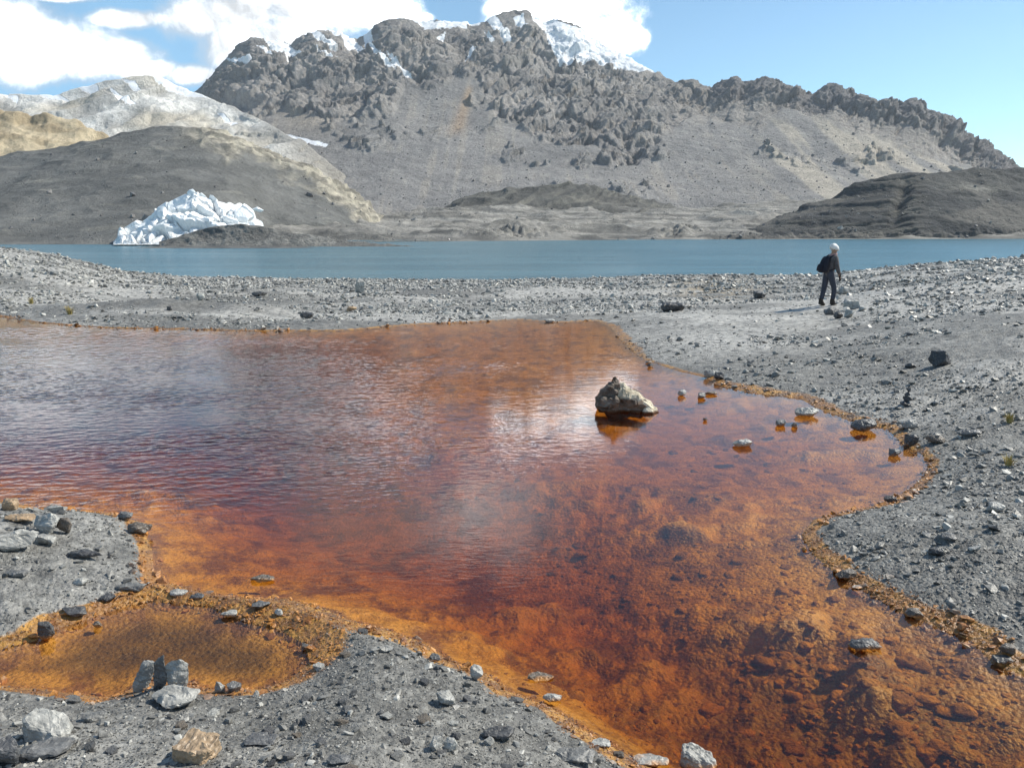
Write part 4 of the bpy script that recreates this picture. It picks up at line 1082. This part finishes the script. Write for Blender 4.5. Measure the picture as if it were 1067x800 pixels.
# lumps on the pond bed under the water
def build_bed():
    N = 5200
    px = RNG.uniform(380, 1060, N); py = RNG.uniform(470, 800, N)
    P = np.array([plane_pt(a, b, -.25) for a, b in zip(px, py)]); x, y = P[:, 0], P[:, 1]
    d = pond_d(x, y)
    patch = fbm(x * .6, y * .6, 9, 3) + .5 * sstep(640, 760, px) * sstep(520, 620, py)
    k = (d < -.12) & (RNG.random(N) < np.clip(.07 + .95 * patch, .02, 1))
    x, y, d = x[k], y[k], d[k]; n = len(x); z = ground_h(x, y, d); r = np.hypot(x, y)
    s = np.minimum(.005 * r * RNG.random(n) ** (-1 / 2.3), .16)
    s = np.minimum(s, np.maximum(.02, -z * 1.6))
    bm = bmesh.new(); bmesh.ops.create_icosphere(bm, subdivisions=3, radius=.5); bm.verts.index_update()
    co = np.array([v.co[:] for v in bm.verts]); fa = np.array([[v.index for v in f.verts] for f in bm.faces]); bm.free()
    co = co * (1 + .35 * fbm(co[:, 0] * 2.2, co[:, 1] * 2.2, co[:, 2] * 2.2, 4))[:, None] * np.array([1, 1, .5])
    yaw = RNG.uniform(0, 6.28, n); ca, sa = np.cos(yaw)[:, None], np.sin(yaw)[:, None]
    c = co[None] * s[:, None, None]
    X = c[..., 0] * ca - c[..., 1] * .8 * sa; Y = c[..., 0] * sa + c[..., 1] * .8 * ca; Z = c[..., 2] * RNG.uniform(.5, 1, n)[:, None]
    V = np.stack([X + x[:, None], Y + y[:, None], Z + (z - .08 * s)[:, None]], -1).reshape(-1, 3)
    Fc = (fa[None] + (np.arange(n) * len(co))[:, None, None]).reshape(-1, 3)
    s_ = M("sunken_stone"); pos = s_.n("NewGeometry").outputs["Position"]
    n1 = s_.noise(pos, 6, 5, .6); n2 = s_.noise(pos, 40, 4, .6)
    cc = s_.mix(s_.ramp(n1, .35, .65), (.24, .105, .03), (.54, .26, .055)); cc = s_.mix(s_.m('MULTIPLY', s_.ramp(n2, .55, .7), .4), cc, (.16, .06, .03))
    s_.principled(cc, .8, s_.bump(s_.m('ADD', n1, n2), .8, .03), .2)
    me = np_mesh("sunken_stones", V, Fc, True)
    tag(link("sunken_stones", me, s_.mat), "rust coated stones lying under the pond water", "stones", None, "stuff")
build_bed()

# boulders strewn over the scree are part of the slope and too many to count
def build_scree():
    trees = []
    for nm in ("mountain", "hill.003", "moraine", "hill.001"):
        me = bpy.data.objects[nm].data
        co = np.empty(len(me.vertices) * 3, np.float32); me.vertices.foreach_get("co", co); trees.append((nm, None, co.reshape(-1, 3)))
    mco = trees[0][2]
    px, py = to_px(mco[:, 0], mco[:, 1], mco[:, 2])
    yc = poly_i(cragline, px)
    ok = np.where((py > yc + 4) & (py < 225) & (px > 220) & (px < 1060) & (mco[:, 1] < 1250))[0]
    pick = RNG.choice(ok, 1700, replace=False)
    P = [mco[pick]]; S = [.75 * RNG.random(1700) ** (-1 / 2.6)]
    for nm, t, co in trees[1:]:
        pk = RNG.choice(len(co) * 9 // 10, 700, replace=False); P.append(co[pk]); S.append(.35 * RNG.random(700) ** (-1 / 2.5))
    P = np.concatenate(P); S = np.minimum(np.concatenate(S), 4.5)
    co, fa = proto_arrays(31, 14, .75); n = len(P)
    yaw = RNG.uniform(0, 6.28, n); ca, sa = np.cos(yaw)[:, None], np.sin(yaw)[:, None]
    c = co[None] * S[:, None, None]
    V = np.stack([c[..., 0] * ca - c[..., 1] * sa + P[:, 0:1], c[..., 0] * sa + c[..., 1] * ca + P[:, 1:2], c[..., 2] + P[:, 2:3] + .2 * S[:, None]], -1).reshape(-1, 3)
    Fc = (fa[None] + (np.arange(n) * len(co))[:, None, None]).reshape(-1, 3)
    tone = np.repeat(RNG.beta(1.5, 1.5, n), len(co))
    me = np_mesh("scree_boulders", V, Fc, False, {"tone": tone, "stain": tone * 0 - 1})
    tag(link("scree_boulders", me, mat_stone("scree_rock", ((.15, .14, .135), (.27, .25, .235), (.46, .44, .40)), strata=0, stain=False)), "boulders strewn over the distant scree and hillsides", "boulders", None, "stuff")
build_scree()

# ---- dry grass tufts
def tuft(px, py, hpx, label):
    x, y, z = on_ground(px, py); k = math.hypot(y, H - z) / F; h = hpx * k
    bm = bmesh.new(); rs = random.Random(int(px + py))
    for i in range(60):
        a = rs.uniform(0, 6.28); b = rs.uniform(0, .3) * h; lean = rs.uniform(.1, .7) * h; w = .03 * h + .002; hh = h * rs.uniform(.5, 1.1)
        p0 = Vector((math.cos(a) * b, math.sin(a) * b, 0)); dirv = Vector((math.cos(a), math.sin(a), 0)); side = Vector((-dirv.y, dirv.x, 0)) * w
        p1 = p0 + dirv * lean * .35 + Vector((0, 0, hh * .6)); p2 = p0 + dirv * lean + Vector((0, 0, hh))
        vs = [bm.verts.new(q) for q in (p0 - side, p0 + side, p1 + side * .7, p1 - side * .7, p2)]
        bm.faces.new(vs[:4]); bm.faces.new((vs[3], vs[2], vs[4]))
    me = bpy.data.meshes.new("grass_tuft"); bm.to_mesh(me); bm.free()
    o = link("grass_tuft", me, MAT_GRASS); o.location = (x, y, z); tag(o, label, "grass tuft", "dry grass tufts on the shore")
MAT_GRASS = mat_plain("dry_grass", (.42, .33, .12), .8, .3, 8)
tuft(73, 328, 9, "yellow dry grass tuft on the far strip left of the gravel mound")
tuft(33, 317, 7, "faint yellow grass tuft near the far left end of the strip")
tuft(1052, 441, 11, "yellow dry grass tuft on the right bank at the photo's edge")
tuft(1051, 485, 12, "pale dry grass tuft on the right bank below another tuft")

# ================================================================== PERSON
def skin(name, verts, edges, rad, mat, parent=None, root=0, sub=1):
    me = bpy.data.meshes.new(name + "_base"); me.from_pydata(verts, edges, [])
    o = bpy.data.objects.new(name, me); COL.objects.link(o)
    mo = o.modifiers.new("Skin", 'SKIN'); mo.use_smooth_shade = True
    if not me.skin_vertices: me.skin_vertices.new()
    for i, sv in enumerate(me.skin_vertices[0].data):
        r = rad[i]; sv.radius = r if isinstance(r, tuple) else (r, r); sv.use_root = (i == root)
    sb = o.modifiers.new("Sub", 'SUBSURF'); sb.levels = sub; sb.render_levels = sub
    dg = bpy.context.evaluated_depsgraph_get(); dg.update()
    ev = bpy.data.meshes.new_from_object(o.evaluated_get(dg)); ev.name = name
    o.modifiers.clear(); o.data = ev
    ev.materials.clear(); ev.materials.append(mat)
    for p in ev.polygons: p.use_smooth = True
    if parent: o.parent = parent
    return o

def shell(name, rings, mat, parent, closed=True, seg=20):
    """loft of elliptical rings (centre, axis u, axis v)"""
    bm = bmesh.new(); R = []
    for c, u, v in rings:
        R.append([bm.verts.new(Vector(c) + Vector(u) * math.cos(2 * math.pi * i / seg) + Vector(v) * math.sin(2 * math.pi * i / seg)) for i in range(seg)])
    for a, b in zip(R[:-1], R[1:]):
        for i in range(seg): bm.faces.new((a[i], a[(i + 1) % seg], b[(i + 1) % seg], b[i]))
    if closed: bm.faces.new(R[0][::-1]); bm.faces.new(R[-1])
    bmesh.ops.recalc_face_normals(bm, faces=bm.faces)
    for f in bm.faces: f.smooth = True
    me = bpy.data.meshes.new(name); bm.to_mesh(me); bm.free()
    return link(name, me, mat, parent)

def build_person():
    x, y, z = on_ground(861, 319)
    k = math.hypot(y, H - z) / F; sc = 62.0 * k / 1.72
    root = bpy.data.objects.new("person", None); COL.objects.link(root)
    root.location = (x, y, z); root.rotation_euler = (0, 0, math.radians(16)); root.scale = (sc,) * 3
    tag(root, "person with white headwear and dark hiking clothes walking on the right shore", "person")
    skinm = mat_plain("skin", (.42, .25, .17), .6, .2, 20, .001)
    jack = mat_plain("jacket_cloth", (.13, .115, .115), .8, .85, 12, .01)
    trou = mat_plain("trouser_cloth", (.055, .06, .08), .8, .4, 14, .008)
    boot = mat_plain("boot_leather", (.045, .036, .030), .7, .4, 30)
    white = mat_plain("white_hat", (.80, .79, .77), .9, .25, 18, .02)
    pack = mat_plain("pack_cloth", (.016, .016, .026), .7, .4, 12, .01)
    glove = mat_plain("glove_cloth", (.03, .028, .03), .8, .3, 30)
    grey = mat_plain("scarf_cloth", (.45, .28, .26), .9, .4, 30, .01)
    eyem = mat_plain("eye", (.02, .015, .012), .2, .1)
    # body: x forward, y left, z up
    V = [(0, 0, .92), (.02, 0, 1.10), (.06, 0, 1.28), (.09, 0, 1.42), (.115, 0, 1.50), (.13, 0, 1.57), (.14, 0, 1.66),
         (0, .09, .88), (-.04, .10, .50), (-.12, .10, .10), (-.02, .115, .045),
         (.02, -.09, .88), (.15, -.105, .50), (.115, -.10, .10), (.22, -.115, .045),
         (.08, .17, 1.37), (.10, .24, 1.12), (.17, .21, .90),
         (.08, -.17, 1.37), (.09, -.245, 1.11), (.19, -.235, .88), (.238, 0, 1.565)]
    E = [(0, 1), (1, 2), (2, 3), (3, 4), (4, 5), (5, 6), (0, 7), (7, 8), (8, 9), (9, 10), (0, 11), (11, 12), (12, 13), (13, 14), (2, 15), (15, 16), (16, 17), (2, 18), (18, 19), (19, 20), (5, 21)]
    rad = [(.14, .11), (.12, .10), (.15, .11), .065, .055, (.088, .098), (.075, .08), .085, .058, .042, .035, .085, .058, .042, .035, .058, .045, .032, .058, .045, .032, .014]
    # hands: five fingers on each palm
    def hand(w):
        base = len(V); wx, wy, wz = V[w]
        V.append((wx + .025, wy, wz - .07)); E.append((w, base)); rad.append((.034, .018))
        for j, (oy, L) in enumerate([(-.027, .060), (-.009, .072), (.009, .068), (.027, .054)]):
            a = len(V); V.append((wx + .03 + oy * .8, wy + .004, wz - .095)); V.append((wx + .038 + oy * .8, wy + .012, wz - .095 - L * .6)); V.append((wx + .03 + oy * .8, wy + .022, wz - .095 - L))
            E.extend([(base, a), (a, a + 1), (a + 1, a + 2)]); rad.extend([.0085, .008, .007])
        a = len(V); V.append((wx + .055, wy + .012, wz - .055)); V.append((wx + .065, wy + .022, wz - .09)); E.extend([(w, a), (a, a + 1)]); rad.extend([.010, .008])
    hand(17); hand(20)
    skin("body", V, E, rad, skinm, root)
    for s_ in (-1, 1):
        for nm, c, r, m in (("eye", (.218, .034 * s_, 1.592), .012, eyem), ("ear", (.13, .094 * s_, 1.575), .024, skinm)):
            bm = bmesh.new(); bmesh.ops.create_uvsphere(bm, u_segments=12, v_segments=8, radius=r); me = bpy.data.meshes.new(nm); bm.to_mesh(me); bm.free()
            o = link(nm, me, m, root); o.location = c
            if nm == "ear": o.scale = (.8, .45, 1.2)
    lip = mat_plain("lips", (.35, .12, .10), .5, .1)
    shell("mouth", [((.205, -.026, 1.522), (.004, 0, 0), (0, 0, .003)), ((.216, 0, 1.521), (.008, 0, 0), (0, 0, .008)), ((.205, .026, 1.522), (.004, 0, 0), (0, 0, .003))], lip, root, seg=8)
    # clothes, just outside the body
    skin("trousers", [V[0], V[7], V[8], (-.115, .10, .16), V[11], V[12], (.118, -.10, .16), (.015, 0, 1.08)], [(0, 1), (1, 2), (2, 3), (0, 4), (4, 5), (5, 6), (0, 7)],
         [(.155, .13), .105, .078, .066, .105, .078, .066, (.15, .12)], trou, root)
    skin("jacket", [(.0, 0, .80), V[1], V[2], V[3], V[15], V[16], (.162, .213, .925), V[18], V[19], (.182, -.236, .905), (.10, 0, 1.46)],
         [(0, 1), (1, 2), (2, 3), (2, 4), (4, 5), (5, 6), (2, 7), (7, 8), (8, 9), (3, 10)], [(.185, .15), (.165, .14), (.185, .145), .10, .082, .066, .052, .082, .066, .052, .078], jack, root)
    shell("scarf", [((.10, 0, 1.42), (.10, 0, .02), (0, .11, 0)), ((.11, 0, 1.46), (.115, 0, .02), (0, .12, 0)), ((.115, 0, 1.50), (.09, 0, .02), (0, .09, 0))], grey, root)
    for a, s_ in ((9, 1), (13, -1)):
        ax, ay, az_ = V[a]
        skin("boot", [(ax, ay, .24), (ax - .01, ay, .10), (ax - .03, ay, .05), (ax + .07, ay + .008 * s_, .045), (ax + .16, ay + .012 * s_, .038)], [(0, 1), (1, 2), (1, 3), (3, 4)], [.068, .064, .05, .055, .04], boot, root)
    for w, s_ in ((17, 1), (20, -1)):
        wx, wy, wz = V[w]
        vs = [(wx - .02, wy, wz + .09), (wx + .025, wy, wz - .06)]; es = [(0, 1)]; rr = [.042, (.044, .03)]
        for oy, L in [(-.03, .06), (-.010, .072), (.010, .068), (.03, .054)]:
            a = len(vs); vs += [(wx + .03 + oy * .8, wy + .004, wz - .095), (wx + .03 + oy * .8, wy + .022, wz - .1 - L)]; es += [(1, a), (a, a + 1)]; rr += [.0125, .011]
        a = len(vs); vs += [(wx + .058, wy + .012, wz - .055), (wx + .068, wy + .022, wz - .095)]; es += [(0, a), (a, a + 1)]; rr += [.014, .012]
        skin("glove", vs, es, rr, glove, root)
    # fluffy white hat
    rings = []
    for t, r in ((1.595, .098), (1.60, .122), (1.625, .132), (1.66, .133), (1.70, .122), (1.735, .095), (1.757, .055), (1.765, .01)):
        rings.append(((.128 + (1.66 - t) * .1, 0, t), (r, 0, -.03 * r / .13), (0, r * .92, 0)))
    hat = shell("hat", rings, white, root, seg=28)
    for v in hat.data.vertices:
        n = perlin(v.co.x * 28, v.co.y * 28, v.co.z * 28); v.co += v.normal * float(n) * .03
    # backpack hangs on the person: a thing of its own
    bp = bpy.data.objects.new("backpack", None); COL.objects.link(bp)
    bp.matrix_world = root.matrix_basis.copy(); bp.location = root.location; bp.rotation_euler = root.rotation_euler; bp.scale = root.scale
    tag(bp, "dark rounded backpack on the back of the walking person", "backpack")
    rings = []
    for t, a, b in ((.955, .03, .07), (.965, .085, .13), (1.02, .115, .155), (1.12, .125, .16), (1.24, .115, .155), (1.34, .09, .14), (1.40, .06, .11), (1.42, .02, .05)):
        rings.append(((-.22 + (t - .95) * .24, 0, t), (a, 0, 0), (0, b, 0)))
    shell("pack_body", rings, pack, bp)
    rings = [((-.345 + (t - .95) * .22, 0, t), (a, 0, 0), (0, b, 0)) for t, a, b in ((1.0, .02, .06), (1.02, .045, .10), (1.10, .055, .11), (1.18, .045, .10), (1.2, .02, .06))]
    shell("pocket", rings, pack, bp)
    for s_ in (-1, 1):
        skin("strap", [(-.07, .10 * s_, 1.38), (.06, .115 * s_, 1.455), (.19, .115 * s_, 1.36), (.20, .12 * s_, 1.22), (.10, .175 * s_, 1.08), (-.10, .13 * s_, 1.02)], [(0, 1), (1, 2), (2, 3), (3, 4), (4, 5)], [.022] * 6, pack, bp)
build_person()

# ================================================================== LIGHT, SKY, AIR
SUN = Vector((0.66, 0.26, 0.70)).normalized()
def build_sky():
    L = bpy.data.lights.new("sun", 'SUN'); L.energy = 4.2; L.angle = math.radians(.53); L.color = (1, .945, .83)
    o = bpy.data.objects.new("sun", L); COL.objects.link(o); o.rotation_euler = SUN.to_track_quat('Z', 'Y').to_euler()
    w = bpy.data.worlds.new("World"); scn.world = w; w.use_nodes = True
    s = M.__new__(M); s.t = w.node_tree; s.t.nodes.clear(); s.out = s.t.nodes.new("ShaderNodeOutputWorld")
    sky = s.n("TexSky", sky_type='NISHITA'); sky.sun_disc = False
    sky.sun_elevation = math.asin(SUN.z); sky.sun_rotation = math.atan2(SUN.x, SUN.y); sky.altitude = 2500; sky.air_density = 1.0; sky.dust_density = .35; sky.ozone_density = 1.0
    dirv = s.n("TexCoord").outputs["Generated"]
    sp = s.n("SeparateXYZ", {"Vector": dirv}); X, Y, Z = sp.outputs
    Yc = s.m('MAXIMUM', Y, .02)
    u = s.m('DIVIDE', X, Yc); v = s.m('DIVIDE', Z, Yc)
    blobs = [(40, 55, 110, 34), (95, 60, 80, 26), (-60, 30, 110, 55), (150, 72, 45, 12), (210, 20, 60, 30), (250, 10, 80, 34), (320, 5, 90, 34), (390, 12, 50, 22), (240, 50, 45, 40), (140, 20, 50, 12), (205, 78, 40, 14), (300, 40, 60, 30), (430, 20, 26, 8),
             (590, 20, 74, 36), (545, 8, 40, 16), (600, 40, 60, 26), (628, 32, 44, 26), (652, 40, 26, 19), (610, 4, 50, 16), (70, -4, 40, 7)]
    best = None
    for bx, by, a, b in blobs:
        u0, v0 = ray_uw(bx, by); a_, b_ = a / F * 1.03, b / F * 1.03
        e = s.m('SQRT', s.m('ADD', s.m('POWER', s.m('ABSOLUTE', s.m('DIVIDE', s.m('SUBTRACT', u, float(u0)), a_)), 2.0), s.m('POWER', s.m('ABSOLUTE', s.m('DIVIDE', s.m('SUBTRACT', v, float(v0)), b_)), 2.0)))
        e = s.m('SUBTRACT', 1.0, e)
        best = e if best is None else s.m('MAXIMUM', best, e)
    n1 = s.noise(dirv, 11, 10, .62, .35); n2 = s.noise(dirv, 4.0, 7, .6, .3)
    near = s.m('ADD', best, s.m('MULTIPLY', s.m('SUBTRACT', n1, .5), 1.9))
    cloud = s.ramp(near, -.05, .62)
    # broken cloud higher up and to the left, above the picture
    high = s.m('MULTIPLY', s.ramp(n2, .47, .60), s.m('MULTIPLY', s.m('MULTIPLY', s.ramp(v, .285, .33), s.ramp(v, .47, .40)), s.m('MULTIPLY', s.ramp(u, .12, -.08), s.ramp(u, -.36, -.2))))
    # rear half of the sky keeps scattered cumulus
    rear = s.m('MULTIPLY', s.ramp(n2, .52, .64), s.ramp(Y, .1, -.1))
    rear = s.m('MULTIPLY', rear, s.ramp(Z, .02, .15))
    veil = s.m('MULTIPLY', s.m('MULTIPLY', s.ramp(u, .05, -.3), s.ramp(v, .40, .24)), s.ramp(n2, .3, .6, .12, .32))
    front = s.ramp(Y, .02, .1)
    cm = s.m('MAXIMUM', s.m('MULTIPLY', s.m('MAXIMUM', cloud, high), front), rear)
    shade = s.m('MULTIPLY', s.ramp(n1, .33, .60, .42, 1.0), s.m('MULTIPLY', s.ramp(near, .0, .5, .7, 2.9), s.ramp(u, -.22, -.03, .21, 1.0)))
    bright = s.n("Background", {"Color": (.93, .965, 1.0), "Strength": s.m('MAXIMUM', s.m('MULTIPLY', shade, 2.1), .58)})
    tint = s.mix(1.0, sky.outputs[0], (.83, 1.0, .96), "MULTIPLY")
    tint = s.mix(s.m('MULTIPLY', s.m('MULTIPLY', veil, front), 2.2, clamp=True), tint, (2.1, 4.1, 6.2))      # thin bright haze between the clouds
    bg = s.n("Background", {"Color": tint, "Strength": .118})
    mx = s.n("MixShader", {0: cm, 1: bg.outputs[0], 2: bright.outputs[0]})
    s.t.links.new(mx.outputs[0], s.out.inputs["Surface"])
build_sky()

HAZE = True
if HAZE:
    bm = bmesh.new(); bmesh.ops.create_cube(bm, size=1)
    me = bpy.data.meshes.new("haze"); bm.to_mesh(me); bm.free()
    s = M("haze_air"); pv = s.n("VolumePrincipled", {"Color": (.82, .90, 1.0), "Density": .00009, "Anisotropy": .3}); s.t.links.new(pv.outputs[0], s.out.inputs["Volume"])
    o = link("haze", me, s.mat); o.scale = (3200, 3000, 420); o.location = (0, 500, 202)
    tag(o, "thin pale air over the lake and mountains", "haze", None, "stuff")

# ================================================================== CAMERA
cam = bpy.data.cameras.new("camera"); co = bpy.data.objects.new("camera", cam); COL.objects.link(co)
cam.sensor_fit = 'HORIZONTAL'; cam.sensor_width = 36; cam.lens = 36 * F / 1067.0; cam.clip_end = 20000; cam.clip_start = .05
co.location = (0, 0, H); co.rotation_euler = (math.pi / 2 - TH, 0, 0)
scn.camera = co
vs = scn.view_settings; vs.view_transform = 'Standard'; vs.look = 'None'; vs.gamma = 1; vs.exposure = 0.52; vs.use_curve_mapping = False
scn.render.engine = 'CYCLES'
cy = scn.cycles
cy.max_bounces = 8; cy.diffuse_bounces = 2; cy.glossy_bounces = 3; cy.transparent_max_bounces = 12; cy.volume_bounces = 0; cy.transmission_bounces = 4
cy.use_denoising = True; cy.use_adaptive_sampling = True; cy.adaptive_threshold = .015
cy.sample_clamp_indirect = 6
